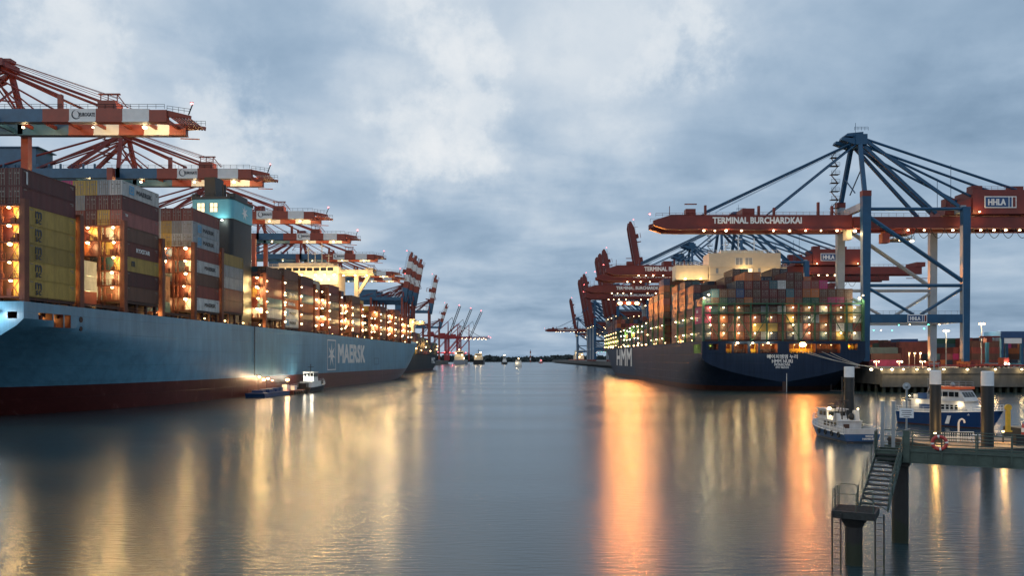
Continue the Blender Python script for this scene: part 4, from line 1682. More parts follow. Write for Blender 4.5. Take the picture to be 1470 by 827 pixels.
def right_crane(loc, label, up=None, text=True, group='blue and red cranes on the right quay', detail=True):
    t = thing('quay_crane', label, 'crane', loc, 0, group)
    zb, zt = 45.7, 50.2
    LG = 32.0
    blue, red, sil, dark = MAT['h_blue'], MAT['h_red'], MAT['h_silver'], MAT['steel_dark']
    for sx in (0, LG):
        for sy in (-10, 10):
            b = MB()
            m = 1 if sy > 0 else 0
            top = 55.2 if sx == 0 else 51.8
            b.beam((sx, sy, 2.2), (sx, sy, top), 1.9, 1.6, m, 2.8 if sx == 0 else 2.4, 2.0)
            b.box(sx - .95 - .35, sx - .96, sy - .85, sy + .85, 3, top - 6, 1)
            if sx == 0:
                b.box(sx - 1.45, sx + 1.45, sy - 1.05, sy + 1.05, top + .003, top + 1.8, 2)
            for k in range(4):
                b.box(sx - .8, sx + .8, sy - 3.8 + k * 1.95, sy - 2.2 + k * 1.95, .35, 1.5, 2)
                b.tube((sx - .4, sy - 3.0 + k * 1.95, .36), (sx + .4, sy - 3.0 + k * 1.95, .36), .35, 8, 3)
            b.box(sx - .7, sx + .7, sy - 4, sy + 4, 1.5, 2.2, 2)
            b.build('leg', [blue, sil, red, dark], t, recalc=False)
    for sy in (-10, 10):
        b = MB()
        m = 0 if sy < 0 else 1
        b.box(1.2, LG - 1, sy - .8, sy + .8, 14.6, 17.3, m)
        b.tube((1.2, sy, 26.6), (LG - 1, sy, 26.6), .55, 8, m)
        b.tube((1.2, sy, 51.2), (LG - 1, sy, 51.2), .55, 8, m)
        b.tube((1.2, sy, 48.6), (LG - .9, sy, 28.0), .7, 8, m)
        b.tube((1.2, sy, 25.6), (15.3, sy, 17.3), .5, 8, m)
        b.tube((LG - 1, sy, 25.6), (17.7, sy, 17.3), .5, 8, m)
        b.rail((1.3, sy * 1.08, 17.3), (LG - 1, sy * 1.08, 17.3), 1.1, 2, .05, 2, 1)
        b.build('side_frame', [blue, sil], t, recalc=False)
    for sx, zz_ in ((0, 14.8), (LG, 14.8), (0, 51.4), (LG, 50.4)):
        b = MB()
        b.box(sx - .8, sx + .8, -9.1, 9.1, zz_, zz_ + 2.2)
        b.build('cross_beam', sil, t)
    # apex
    za = 75.8
    b = MB()
    for sy in (-1, 1):
        b.beam((0, sy * 9.2, 57), (1.0, sy * 3.2, za - 1), 1.3, 1.1)
        b.beam((LG - 7, sy * 5.4, zt + .4), (1.6, sy * 2.6, za - 1.4), .95)
        b.beam((LG - 1, sy * 8, 52.4), (2.2, sy * 2.8, za), .95)
        b.beam((0, sy * 7, 65), (0, -sy * 2, 58), .3)
    b.box(-.6, 3.2, -4.2, 4.2, za - 2.2, za + 1.2)
    b.prism([(-5.2, za - .6), (-.6, za - 2.2), (-.6, za - .2), (-4.8, za + .3)], 'y', -3.8, -1.4)
    b.prism([(-5.2, za - .6), (-.6, za - 2.2), (-.6, za - .2), (-4.8, za + .3)], 'y', 1.4, 3.8)
    b.prism([(-3.5, za + 1.0), (2.6, za + .6), (2.6, za + 2.4), (-2.6, za + 1.9)], 'y', -2.4, 2.4)
    b.rail((-1, -4, za + 2.4), (3.5, -4, za + 2.4), 1.1, 1, .06)
    b.tube((1, 0, za + 2.4), (1, 0, za + 6), .08, 4)
    b.build('a_frame', blue, t, recalc=False)
    b = MB()
    for q in range(8):
        z = 52 + q * 2.9
        s_ = 1 if q % 2 else -1
        b.box(-3.8, -.9, 8, 10, z, z + .14)
        b.beam((-2.4 - s_ * 1.2, 9, z), (-2.4 + s_ * 1.2, 9, z + 2.9), .35, .2)
        b.rail((-3.8, 8, z + .14), (-.9, 8, z + .14), 1.1, 1.4, .05)
    b.build('stair_tower', dark, t, recalc=False)
    # rear girder
    b = MB()
    for sy in (-4.3, 4.3):
        b.box(-1.8, 92, sy - .75, sy + .75, zb + .4, zt - .6)
        b.box(-1.8, 92, sy - 1.1, sy + 1.1, zb + .1, zb + .397)
    for k in range(10):
        b.box(3 + k * 9.6, 3.8 + k * 9.6, -3.55, 3.55, zb + 1, zb + 2.4)
    b.rail((0, -5.3, zt - .6), (92, -5.3, zt - .6), 1.1, 2.4, .05)
    b.box(89, 93.5, -5.6, 5.6, zt - .6, zt + 1.6)
    b.box(84, 96, -5.4, -5.0, zb - 2.2, zb - 1.9)
    b.build('rear_girder', red, t, recalc=False)
    b = MB()
    for k in range(13):
        x0 = 14 + k * 4.6
        pp = [Vector((x0 + 4.6 * q / 8, -5.6, zb - 4 * (q / 8) * (1 - q / 8) * 3.2)) for q in range(9)]
        b.path(pp, .10, 4)
    b.build('festoon_cable', dark, t, recalc=False)
    b = MB()
    b.box(37, 62, -5.4, 5.4, zt + .01, zt + 8.2)
    b.prism([(28, zt + .01), (37, zt + .01), (37, zt + 5.6), (28.6, zt + 2.6)], 'y', -5, 5)
    b.box(29.5, 32.5, -3, 0, zt + 3.2, zt + 5.8)
    b.box(38, 41.5, -3, 0, zt + 8.2, zt + 10)
    b.box(51, 55, -3, 0, zt + 8.2, zt + 9.8)
    b.box(36.4, 62.6, -6.4, -5.4, zt + .1, zt + .3)
    b.rail((37, -5.2, zt + 8.2), (62, -5.2, zt + 8.2), 1.1, 2, .05)
    mh = b.build('machinery_house', red, t, recalc=False)
    b = MB()
    b.box(40.8, 51.2, -5.56, -5.41, zt + 2.2, zt + 6.0, 0)
    b.box(41.1, 48.6, -5.60, -5.562, zt + 2.5, zt + 5.7, 1)
    b.box(48.9, 49.6, -5.60, -5.562, zt + 2.5, zt + 5.7, 1)
    b.box(50.0, 50.9, -5.60, -5.562, zt + 2.5, zt + 5.7, 2)
    sg = b.build('sign', [MAT['letter'], MAT['navy'], MAT['h_red']], mh)
    b = MB()
    b.box(13, 19.2, -10.98, -10.82, 14.7, 17.2, 0)
    b.box(13.2, 17.6, -11.02, -10.982, 14.95, 16.95, 1)
    b.box(17.8, 18.2, -11.02, -10.982, 14.95, 16.95, 1)
    b.box(18.4, 19.0, -11.02, -10.982, 14.95, 16.95, 2)
    sg2 = b.build('sign', [MAT['letter'], MAT['navy'], MAT['h_red']], t)
    # trolley with cab and head block
    b = MB()
    tx = 15
    b.box(tx - 4, tx + 4, -3.4, 3.4, zb - 1.4, zb + .05)
    b.box(tx - 6.5, tx - 4.1, -3.3, -.6, zb - 4.4, zb - 1.2)
    b.box(tx - 3, tx + 3, -2.8, 2.8, zb - 3.4, zb - 2.9, 1)
    b.rail((tx - 4, -3.5, zb - 3.4), (tx + 4, -3.5, zb - 3.4), 1.1, 1, .05, 2, 1)
    for x in (-3, 0, 3):
        b.tube((tx + x, -3.4, zb - 3.4), (tx + x, -3.4, zb - .2), .1, 4, 1)
    b.build('trolley', [red, dark], t, recalc=False)
    for x, z, rr in ((tx - 1, -3.6, .4), (tx + 3, -3.9, .55), (-.8, -.6, .6)):
        bulb(t, (x, -3.7, zb + z), rr, M_WARM, 'floodlight')
        light(t, (x, -4.4, zb + z - .6), (1, .72, .36), 900, .3)
    b = MB()
    b.box(-3.6, -1.9, -4.0, -1.0, zb - 3.4, zb - .3)
    b.box(-4.4, -1.6, -4.6, -.6, zb - .3, zb - .1)
    b.rail((-4.4, -4.6, zb - 3.4), (-1.6, -4.6, zb - 3.4), 1.1, 1, .05)
    b.build('operator_cab', MAT['cream'], t, recalc=False)
    light(t, (-2.8, -6.5, zb - 2), (1, .75, .36), 900, .3)
    # boom
    hx, hz = -2.0, 47.5
    boom = link('boom', None, t, (hx, 0, hz))
    if up:
        boom.rotation_euler.y = R(up)
    b = MB()
    for sy in (-4.3, 4.3):
        b.box(-59 - hx, -2.2 - hx, sy - .75, sy + .75, zb - hz, zt - hz)
        b.box(-59 - hx, -2.2 - hx, sy - 1.1, sy + 1.1, zb - hz - .3, zb - hz - .003)
        b.prism([(-59.003 - hx, zb - hz - .3), (-59.003 - hx, zt - hz), (-61.5 - hx, zt - hz), (-67.2 - hx, zt - hz - 1.8), (-67.2 - hx, zb - hz + 1.2), (-63 - hx, zb - hz - .2)], 'y', sy - .75, sy + .75)
    for k in range(9):
        x = -62 + k * 7 - hx
        b.box(x - .35, x + .35, -3.55, 3.55, zb - hz + 1, zb - hz + 2.6)
    for q in range(6):
        x = -66.5 + q * .9 - hx
        b.box(x, x + .4, -3.5, 3.5, zb - hz + 1.5, zb - hz + 1.8)
    b.rail((-66.5 - hx, -5.2, zt - hz - .6), (-3 - hx, -5.2, zt - hz), 1.1, 2.2, .05)
    b.rail((-66.5 - hx, 5.2, zt - hz - .6), (-3 - hx, 5.2, zt - hz), 1.1, 4.4, .05, 1)
    for x, h in ((-50.5, 3.2), (-33, 3.0), (-28, 2.4), (-13.5, 4.2), (-9, 3.0)):
        b.box(x - hx, x - hx + .7, -4.9, -4.0, zt - hz + .003, zt - hz + h)
    b.box(-57 - hx, -53 - hx, -5, -4.4, zt - hz + 3.4, zt - hz + 3.7)
    b.box(-56.6 - hx, -53.4 - hx, -5, -2, zt - hz + .003, zt - hz + 2.0)
    b.box(-38 - hx, -34 - hx, -4.6, 2, zt - hz + .003, zt - hz + 2.2)
    b.beam((-62 - hx, -5.2, zt - hz), (-62 - hx, -5.2, zt - hz + 2.8), .2)
    g = b.build('boom_girder', red, boom, recalc=False)
    bulb(boom, (-68.3 - hx, -4.3, zt - hz + .4), .32, M_RED, 'warning_lamp')
    if text and not up:
        me = CMESH.get('tb')
        if me is None:
            CMESH['tb'] = me = text_mesh('TERMINAL BURCHARDKAI', 2.0, MAT['letter'], .045, 29, .04)
            CMESH['hh'] = text_mesh('HHLA', 1.9, MAT['letter'], .05, 5.6, .03)
            CMESH['hh2'] = text_mesh('HHLA', 1.1, MAT['letter'], .05, 3.2, .03)
        put_text(me, g, (-33.3 - hx, -5.07, 48.4 - hz), '-y')
        put_text(CMESH['hh'], sg, (44.8, -5.61, zt + 4.1), '-y')
        put_text(CMESH['hh2'], sg2, (15.4, -11.03, 15.95), '-y')
    b = MB()
    for sy in (-4.2, 4.2):
        a = Vector((0, sy * .7, za - .8))
        if up:
            b.tube(a, (-9, sy, 66), .3, 5)
            b.tube((-9, sy, 66), (-5.5, sy, 78), .25, 5)
        else:
            for o_ in (-.35, .35):
                b.tube(a + Vector((0, o_, 0)), (-50, sy + o_, zt + 1.2), .27, 6)
                b.tube(a + Vector((.4, o_, -.8)), (-27.8, sy + o_, zt + 1.2), .27, 6)
            b.tube(a + Vector((0, 0, -.4)), (-45, sy * .6, zt + 2.2), .06, 4)
        b.tube((2.4, sy * .7, za), (52, sy, zt + 8.4), .42, 6)
        b.tube((2.4, sy * .7, za - 2), (38, sy, zt + 5.8), .38, 6)
        b.tube((30.5, sy, zt + 16.5 if sy < 0 else zt + 14), (30.5, sy, zt + 2), .1, 4)
    b.build('stay', blue, t, recalc=False)
    if not up:
        for k, px in enumerate((1010, 1026, 1042, 1064, 1110, 1133, 1156, 1178, 1201)):
            x = (px - 735) * .2288 - 113.5
            bulb(boom, (x - hx, -4.3, zb - hz - .6), .36, M_WARM, 'boom_lamp')
            if k % 2 == 0:
                light(boom, (x - hx, -5.6, zb - hz - .9), (1, .72, .36), 700, .3)
    for px in (1303, 1326, 1367, 1407, 1426, 1443, 1463):
        x = (px - 735) * .2288 - 113.5
        bulb(t, (x, -4.3, zb - .4), .36, M_WARM, 'girder_lamp')
    light(t, (34, -6.5, zb - 1), WARM, 800, .3)
    for x in (38.5, 59):
        bulb(mh, (x, -6.7, zt + .7), .32, M_AMBER)
        light(t, (x, -7.3, zt + .9), AMBER, 420, .3)
    return t


def crane_copy(src, loc, label):
    c = copy_tree(src)
    c.location = loc
    c['label'] = label
    return c


rc = right_crane((113.5, 268, RB), 'nearest blue portal crane at right with red boom, machinery house and white lettering')
for x, z, m in ((10.5, 13.9, M_GREEN), (10.7, 12.9, M_GREEN), (14, 14, M_WARM), (20, 14, M_GREEN), (17, 12.8, M_GREEN), (23.5, 14, M_WARM), (28, 13.4, M_GREEN), (13.2, 12.8, M_WARM)):
    bulb(rc, (x, -10.3 if z > 13.5 else 8, z), .2, m, 'signal_lamp')
crane_copy(rc, (114.5, 410, RB), 'second blue and red crane from the near right, its house behind the big crane\'s legs')
c3 = crane_copy(rc, (113.5, 443, RB), 'third blue and red crane from the near right, three orange floodlights under its boom')
c4 = crane_copy(rc, (114.5, 519, RB), 'fourth blue and red crane from the near right, boom low over the green lit bays')
c5 = crane_copy(rc, (119, 574, RB), 'fifth blue and red crane from the near right, lowest lettered boom over the bow')
for c in (c4, c5):      # their far-off warm lights are few: drop the small wash lights
    for o in [x for x in COL.objects if x.type == 'LIGHT' and (x.parent == c or (x.parent and x.parent.parent == c))]:
        if o.data.energy < 2000:
            bpy.data.objects.remove(o)
# head block with three floodlights hanging over the dark ship
b = MB()
b.box(-6.5, 6.5, -1.3, 1.3, -.5, .3)
b.box(-3, 3, -1, 1, .3, 1.4)
for sx in (-6.2, 6.2):
    b.box(sx - .3, sx + .3, -1.6, 1.6, -1.2, .3)
for sx in (-2.6, 2.6):
    for sy in (-.8, .8):
        b.tube((sx, sy, 1.4), (sx, sy, 12.5), .06, 4)
hb = b.build('spreader', MAT['h_red'], c3, (-50.0, -3, 33.2), recalc=False)
for k in (-1, 0, 1):
    bulb(hb, (k * 4.6, -2.0, .2), 1.25, M_ORANGE, 'floodlight')
    light(hb, (k * 4.6, -4.4, .1), (1, .30, .06), 240000, .8, (.10, -1, -.30), 66)
ru = right_crane((106.5, 640, RB), 'lone raised red boom standing above the nearer red booms on the right', 80, False)
for X, D, lab in ((104, 800, 'raised red boom beyond the dark bow, nearest of the right-hand group'), (103.5, 832, 'raised red boom beyond the dark bow, middle of the right-hand group'),
                  (103.5, 862, 'raised red boom beyond the dark bow, farthest of the right-hand group'), (105, 1030, 'small raised red boom over the channel, nearest of the left-hand group'),
                  (105, 1068, 'small raised red boom over the channel, middle of the left-hand group'), (105, 1104, 'small raised red boom over the channel, farthest of the left-hand group'),
                  (118, 1450, 'farthest raised red boom on the right quay, standing alone beside the channel')):
    c = copy_tree(ru)
    c.location = (X, D, RB)
    c['label'] = lab
for r_ in [o for o in COL.objects if o.type == 'LIGHT' and o.parent and o.parent.name.startswith('quay_crane') and o.parent.location.y > 620 and o.parent.location.x > 0]:
    bpy.data.objects.remove(r_)
fc_ = crane_copy(rc, (119, 1256, RB), 'farthest lowered red boom on the right, reaching out over the channel')
for o in [x for x in COL.objects if x.type == 'LIGHT' and x.parent and (x.parent == fc_ or x.parent.parent == fc_)]:
    bpy.data.objects.remove(o)
# ------------------------------------------------------------------ jetty with stairs in the foreground
JR = -R(29.4)
JO = Vector((21.0, 43.7, 0))
RJ = Matrix.Rotation(JR, 3, 'Z')
jet = thing('jetty', 'green steel jetty walkway with stairs down to a small landing on round piles', 'jetty', JO, JR)
J = MAT['jetty']
b = MB()
b.box(-1.0, 1.0, -.68, .68, 4.90, 5.0)
b.box(1.002, 26, -.66, .66, 4.91, 4.99)
for k in range(60):
    b.box(1.1 + k * .42, 1.14 + k * .42, -.66, .66, 4.99, 5.005)
b.build('walkway_deck', MAT['tread'], jet, recalc=False)
for sy in (-1, 1):
    b = MB()
    y = sy * .72
    b.box(-1.02, 26, y - .04, y + .04, 4.52, 5.06)
    b.box(-1.02, 26, y - .12, y + .12, 4.46, 4.518)
    b.box(-1.02, 26, y - .12, y + .12, 5.062, 5.10)
    for k in range(17):
        b.box(-.2 + k * 1.55, -.12 + k * 1.55, y - .11, y + .11, 4.52, 5.06)
    b.build('side_girder', J, jet, recalc=False)
for sy in (-1, 1):
    b = MB()
    y = sy * .86
    x0 = .55 if sy < 0 else -.9
    for k in range(17):
        x = x0 + k * 1.55
        b.box(x - .035, x + .035, y - .035, y + .035, 4.6, 6.05)
    for z in (5.35, 5.70, 6.05):
        b.tube((x0, y, z), (26, y, z), .028, 6)
    b.box(x0, 26, y - .01, y + .01, 5.11, 5.22)
    b.build('railing', J, jet, recalc=False)
for x in (-.85, -.30):
    b = MB()
    b.box(x - .09, x + .09, .72, .92, 4.6, 7.6)
    b.box(x - .13, x + .13, .68, .96, 7.6, 7.66)
    b.build('gate_post', MAT['galv'], jet)
b = MB()
b.box(.30, .60, -.98, -.78, 4.5, 6.15)
b.box(.27, .63, -1.0, -.76, 6.15, 6.2)
b.build('service_box', J, jet)
b = MB()
b.box(-1.14, -1.03, -.9, .4, 5.0, 5.08)
for k in range(5):
    b.box(-1.12, -1.06, -.85 + k * .3, -.79 + k * .3, 4.6, 6.1)
b.box(-1.12, -1.06, -.9, .45, 6.02, 6.09)
b.build('side_gate', J, jet, recalc=False)
# stairs
y0, z0, y1, z1 = -.75, 4.95, -5.15, 2.72
st = MB()
for sx in (-.62, .68):
    st.beam((sx, y0, z0 - .08), (sx, y1, z1 - .12), .05, .26)
for q in range(4):
    ta, tb = q / 4 + .02, (q + 1) / 4 - .02
    pa = Vector((0, y0 + (y1 - y0) * ta, z0 + (z1 - z0) * ta - .2))
    pb = Vector((0, y0 + (y1 - y0) * tb, z0 + (z1 - z0) * tb - .2))
    st.beam(pa + Vector((-.58, 0, 0)), pb + Vector((.64, 0, 0)), .03)
    st.beam(pa + Vector((.64, 0, 0)), pb + Vector((-.58, 0, 0)), .03)
stair = st.build('stair', J, jet, (-.36, 0, 0), recalc=False)
stair.rotation_euler.z = R(-5)
b = MB()
for k in range(12):
    t = (k + .5) / 12
    y, z = y0 + (y1 - y0) * t, z0 + (z1 - z0) * t
    b.box(-.59, .65, y - .17, y + .17, z - .03, z + .03)
b.build('treads', MAT['tread'], stair, recalc=False)
for sx in (-.66, .72):
    b = MB()
    for k in range(5):
        t = k / 4
        y, z = y0 + (y1 - y0) * t, z0 + (z1 - z0) * t
        b.tube((sx, y, z - .1), (sx, y, z + 1.0), .025, 6)
        if k < 4:
            ta = (k + 1) / 4
            a = Vector((sx, y, z))
            c = Vector((sx, y0 + (y1 - y0) * ta, z0 + (z1 - z0) * ta))
            for h in (.45, .75, 1.0):
                if sx < 0:
                    pp = []
                    for i in range(7):
                        u = i / 6
                        p = a.lerp(c, u) + Vector((0, 0, h - .22 * 4 * u * (1 - u)))
                        pp.append(p)
                    b.path(pp, .011, 4)
                else:
                    b.tube(a + Vector((0, 0, h)), c + Vector((0, 0, h)), .022, 5)
    b.build('stair_railing', J, stair, recalc=False)
# lower landing
b = MB()
b.box(-2.35, -.6, -7.05, -5.15, 2.58, 2.68)
for k in range(16):
    b.box(-2.35, -.6, -7.0 + k * .118, -6.96 + k * .118, 2.68, 2.695)
for y in (-7.1, -5.15):
    b.box(-2.45, -.5, y - .05, y + .05, 2.36, 2.7)
for x in (-2.4, -.55):
    b.box(x - .05, x + .05, -7.04, -5.21, 2.36, 2.7)
b.build('landing_platform', MAT['tread'], jet, recalc=False)
b = MB()


def loop(b, p0, p1, h, r=.025):
    p0, p1 = Vector(p0), Vector(p1)
    d = (p1 - p0)
    pts_ = [p0, p0 + Vector((0, 0, h - .15)), p0 + d * .12 + Vector((0, 0, h)), p1 - d * .12 + Vector((0, 0, h)), p1 + Vector((0, 0, h - .15)), p1]
    b.path(pts_, r, 6)
    b.tube(p0 + Vector((0, 0, h * .5)), p1 + Vector((0, 0, h * .5)), r, 6)


for p0, p1, h in (((-2.4, -7.05, 2.7), (-2.4, -6.3, 2.7), 1.0), ((-2.4, -6.05, 2.7), (-2.4, -5.25, 2.7), 1.0), ((-2.35, -5.15, 2.7), (-1.5, -5.15, 2.7), 1.05), ((-1.35, -7.1, 2.7), (-.6, -7.1, 2.7), 1.0)):
    b = MB()
    loop(b, p0, p1, h)
    b.build('platform_railing', J, jet, recalc=False)
for (x, y, r, zt, cap) in ((-1.55, -6.2, .40, 2.36, True), (.08, .2, .42, 4.46, False), (17.5, 0, .42, 4.46, False)):
    b = MB()
    b.tube((x, y, -3), (x, y, zt - (.5 if cap else 0)), r, 24)
    if cap:
        b.tube((x, y, zt - .5), (x, y, zt), r, 24, 0, r * 1.8)
    else:
        b.box(x - .5, x + .5, y - .8, y + .8, zt - .22, zt - .004)
    b.build('pile', MAT['pile'], jet, smooth=40)
for x, y in ((-2.2, -7.25), (-.38, -6.5)):
    b = MB()
    for s_ in (-.19, .19):
        b.tube((x + s_, y, -2), (x + s_, y, 2.6), .035, 6)
    for k in range(16):
        b.tube((x - .19, y, -1.9 + k * .29), (x + .19, y, -1.9 + k * .29), .018, 5)
    b.build('ladder', MAT['pile'], jet, recalc=False)
# lifebuoy on the rail
o = MB()
n, m_ = 24, 8
vs, fs, ms = [], [], []
for i in range(n):
    a = 2 * math.pi * i / n
    for j in range(m_):
        q = 2 * math.pi * j / m_
        rr = .33 + .085 * math.cos(q)
        vs.append((rr * math.cos(a), .085 * math.sin(q), rr * math.sin(a)))
for i in range(n):
    for j in range(m_):
        o.add([], [], 0)
        o.f.append([i * m_ + j, ((i + 1) % n) * m_ + j, ((i + 1) % n) * m_ + (j + 1) % m_, i * m_ + (j + 1) % m_])
        o.m.append(1 if i % 6 == 0 else 0)
o.v = vs
pos = JO + RJ @ Vector((2.0, -1.0, 5.62))
lb = tag(o.build('lifebuoy', [MAT['redlight'], MAT['white']], None, pos, smooth=60), 'red and white lifebuoy hanging on the jetty railing', 'lifebuoy')
lb.rotation_euler.z = JR
# notice sign
pos = JO + RJ @ Vector((.35, .95, 0))
sg = thing('notice_sign', 'white notice board on a grey post with a round mirror, standing by the jetty stairs', 'sign', pos + Vector((0, 0, 4.5)), JR + R(4))
b = MB()
b.tube((0, 0, 0), (0, 0, 4.0), .05, 8)
b.build('post', MAT['galv'], sg)
b = MB()
b.box(-.35, .35, -.10, -.065, 2.25, 2.78)
bd = b.build('board', MAT['pile_white'], sg)
b = MB()
for k, wv in enumerate((.52, .44, .5, .3)):
    b.box(-wv / 2, wv / 2, -.106, -.1005, 2.63 - k * .11, 2.665 - k * .11)
b.build('printed_lines', MAT['letter_dark'], bd)
b = MB()
b.tube((0, -.12, 4.0), (0, -.02, 4.0), .2, 16)
b.sphere((0, .02, 4.0), .19, 0, 10, 6)
b.build('mirror', MAT['galv'], sg, smooth=40)

# ------------------------------------------------------------------ dolphins
for px, D, r, zt, lab in ((1219, 114, .68, 8.9, 'white-topped black mooring pile behind the small blue workboat'), (1342.8, 87, .56, 8.75, 'white-topped black mooring pile in front of the white and navy pilot ship'),
                          (1417.5, 82, .58, 8.75, 'white-topped black mooring pile standing at the bow of the navy pilot ship')):
    p = P(px, HZ, D)
    t = thing('mooring_pile', lab, 'mooring pile', (p.x, D, 0), 0, 'white topped mooring piles')
    b = MB()
    b.tube((0, 0, -3), (0, 0, zt - 1.5), r, 24)
    b.build('shaft', MAT['black'], t, smooth=40)
    b = MB()
    b.tube((0, 0, zt - 1.498), (0, 0, zt - .06), r * 1.01, 24)
    b.tube((0, 0, zt - .06), (0, 0, zt), r * 1.01, 24, 0, r * .85)
    b.build('cap', MAT['pile_white'], t, smooth=40)

# ------------------------------------------------------------------ landing pontoon
pt = thing('landing_pontoon', 'low planked landing pontoon behind the jetty, at the right edge', 'pontoon', (43.5, 80.5, 0), 0)
b = MB()
b.box(0, 40, 0, 12.5, -.6, .95)
b.box(-.1, 40, -.12, 12.6, .60, .82)
b.build('hull_box', MAT['steel_dark'], pt)
b = MB()
for k in range(40):
    b.box(k * 1.0 + .02, k * 1.0 + .98, .1, 12.4, .952, 1.02)
b.build('planking', MAT['plank'], pt, recalc=False)
p2 = thing('landing_pontoon', 'second planked pontoon farther back beside the yellow post', 'pontoon', (66, 97, 0), 0)
b = MB()
b.box(0, 30, 0, 11, -.6, .95)
b.build('hull_box', MAT['steel_dark'], p2)
b = MB()
for k in range(30):
    b.box(k * 1.0 + .02, k * 1.0 + .98, .1, 10.9, .952, 1.02)
b.build('planking', MAT['plank'], p2, recalc=False)
for px, py, D, lab in ((1300, 628, 84, 'amber lamp low on the pontoon behind the lifebuoy'), (1440, 625, 86, 'amber lamp on the pontoon at the right edge beside the yellow post')):
    p = P(px, py, D)
    t = thing('bollard_lamp', lab, 'lamp', (max(44.2, p.x), D, 1.02), 0, 'low lamps on the pontoon')
    b = MB()
    b.tube((0, 0, 0), (0, 0, 1.1), .08, 8)
    b.build('post', MAT['steel_dark'], t)
    bulb(t, (0, 0, 1.2), .12, M_AMBER)
    light(t, (0, -.15, 1.5), AMBER, 420, .15)
b = MB()
b.rail((0, 0, 0), (3.4, 0, 0), 1.15, 1.7, .04, 2)
for k in range(14):
    b.box(.2 + k * .24 - .02, .2 + k * .24 + .02, -.02, .02, .2, 1.1)
tag(b.build('barrier_fence', MAT['white'], None, (P(1352, 0, 86).x, 86, 1.02), recalc=False), 'white barred fence panel on the pontoon between the two front piles', 'fence')
b = MB()
b.path([(0, 0, 0), (0, 0, 2.0), (.1, 0, 2.3), (.35, 0, 2.45), (.6, 0, 2.3), (.65, 0, 2.0)], .09, 8)
tag(b.build('vent_pipe', MAT['white'], None, (P(1376, 0, 87.5).x, 87.5, 1.02), recalc=False), 'white bent vent pipe standing on the pontoon', 'pipe')
b = MB()
for k in range(5):
    pp = [Vector((.35 * k + .45 * math.cos(a * .7), .1 * k, .5 + .45 * math.sin(a * .7))) for a in range(10)]
    b.path(pp, .05, 5)
tag(b.build('hose_coils', MAT['pile_white'], None, (P(1398, 0, 85).x, 85, 1.02), recalc=False), 'white coiled hoses lying on the pontoon left of the right pile', 'hose')
yp_ = thing('yellow_post', 'tall yellow post with a round head on the far pontoon', 'post', (P(1447, 0, 99).x, 99, 1.0))
b = MB()
b.box(-.22, .22, -.2, .2, 0, 2.6)
b.box(-.35, .35, -.3, .3, 0, .2)
b.build('shaft', MAT['yellow'], yp_)
b = MB()
b.tube((0, -.12, 3.0), (0, .12, 3.0), .42, 14)
b.build('head', MAT['yellow'], yp_)
b = MB()
b.tube((0, 0, 0), (0, 0, .5), .16, 10, 0)
b.tube((0, 0, .5), (0, 0, 1.0), .16, 10, 1)
b.tube((0, 0, 1.0), (0, 0, 1.5), .16, 10, 0, .05)
tag(b.build('marker_buoy', [MAT['redlight'], MAT['white']], None, (P(1453, 0, 95).x, 93, 1.02)), 'small red and white marker standing on the pontoon right of the yellow post', 'marker')
b = MB()
b.box(0, 1.0, 0, .8, 0, 1.0)
b.box(-.06, 1.06, -.06, .86, 1.0, 1.08)
b.box(.1, .9, -.03, 0, .2, .8)
tag(b.build('dark_crate', MAT['steel_dark'], None, (P(1459, 0, 83).x, 83, 1.02)), 'black box on the pontoon at the right edge', 'box')

# ------------------------------------------------------------------ boats


def simple_hull(name, L_, W, z_aft, z_bow, mats, parent, flare=.25, zpaint=None):
    ys = [0, .5, L_ * .15, L_ * .3, L_ * .45, L_ * .58, L_ * .68, L_ * .77, L_ * .85, L_ * .91, L_ * .96, L_]
    dk = lambda y: z_aft + (z_bow - z_aft) * (y / L_) ** 2

    def xin(y, z):
        f = max(0, min(1, z / dk(min(y, L_))))
        r = .35 * (1 - f) * W * .25
        y0_, y1_ = L_ * (.40 + .14 * f), L_ * (.90 + .1 * f)
        if y > y0_:
            r = max(r, W / 2 * min(1, (y - y0_) / (y1_ - y0_)) ** 2)
        return r

    def yp(y, z):
        f = max(0, min(1, z / z_bow))
        return y if y < L_ * .4 else L_ * .4 + (y - L_ * .4) / .6 * (.5 + .1 * f)
    fr_ = (-.5, 0, .15, .4, .7, 1.0)
    h = loft(name, ys, lambda y: [q * dk(y) for q in fr_], dk, W, xin, yp, lambda *a: False, mats, [-W / 2, 0, W / 2], lambda *a: False, parent)
    b = MB()
    for ya, yb in zip(ys, ys[1:]):
        q = [(max(.02, W / 2 - .04 - xin(y, dk(y) - .12)), yp(y, dk(y) - .12), dk(y) - .12) for y in (ya, yb)]
        b.add([(-q[0][0], q[0][1], q[0][2]), q[0], q[1], (-q[1][0], q[1][1], q[1][2])], [(0, 1, 2, 3)])
    b.build('deck', MAT['grey_boat'], parent, recalc=False)
    b = MB()
    for si in (-1, 1):
        pp = [Vector((si * (W / 2 + .03 - xin(y, dk(y))), yp(y, dk(y)), dk(y))) for y in ys]
        b.path(pp, .07, 5)
        for h_ in (.45, .9):
            b.path([p + Vector((-si * .1, 0, h_)) for p in pp], .025, 4)
        for p in pp:
            b.tube(p + Vector((-si * .1, 0, 0)), p + Vector((-si * .1, 0, .9)), .025, 4)
    b.build('boat_railing', MAT['white'], parent, recalc=False)
    return h


def windows(parent, x, ys_, z0, z1, side=1, name='window'):
    for a, c in ys_:
        b = MB()
        b.box(x - .02, x + .02, a, c, z0, z1)
        b.build(name, MAT['glass'], parent)


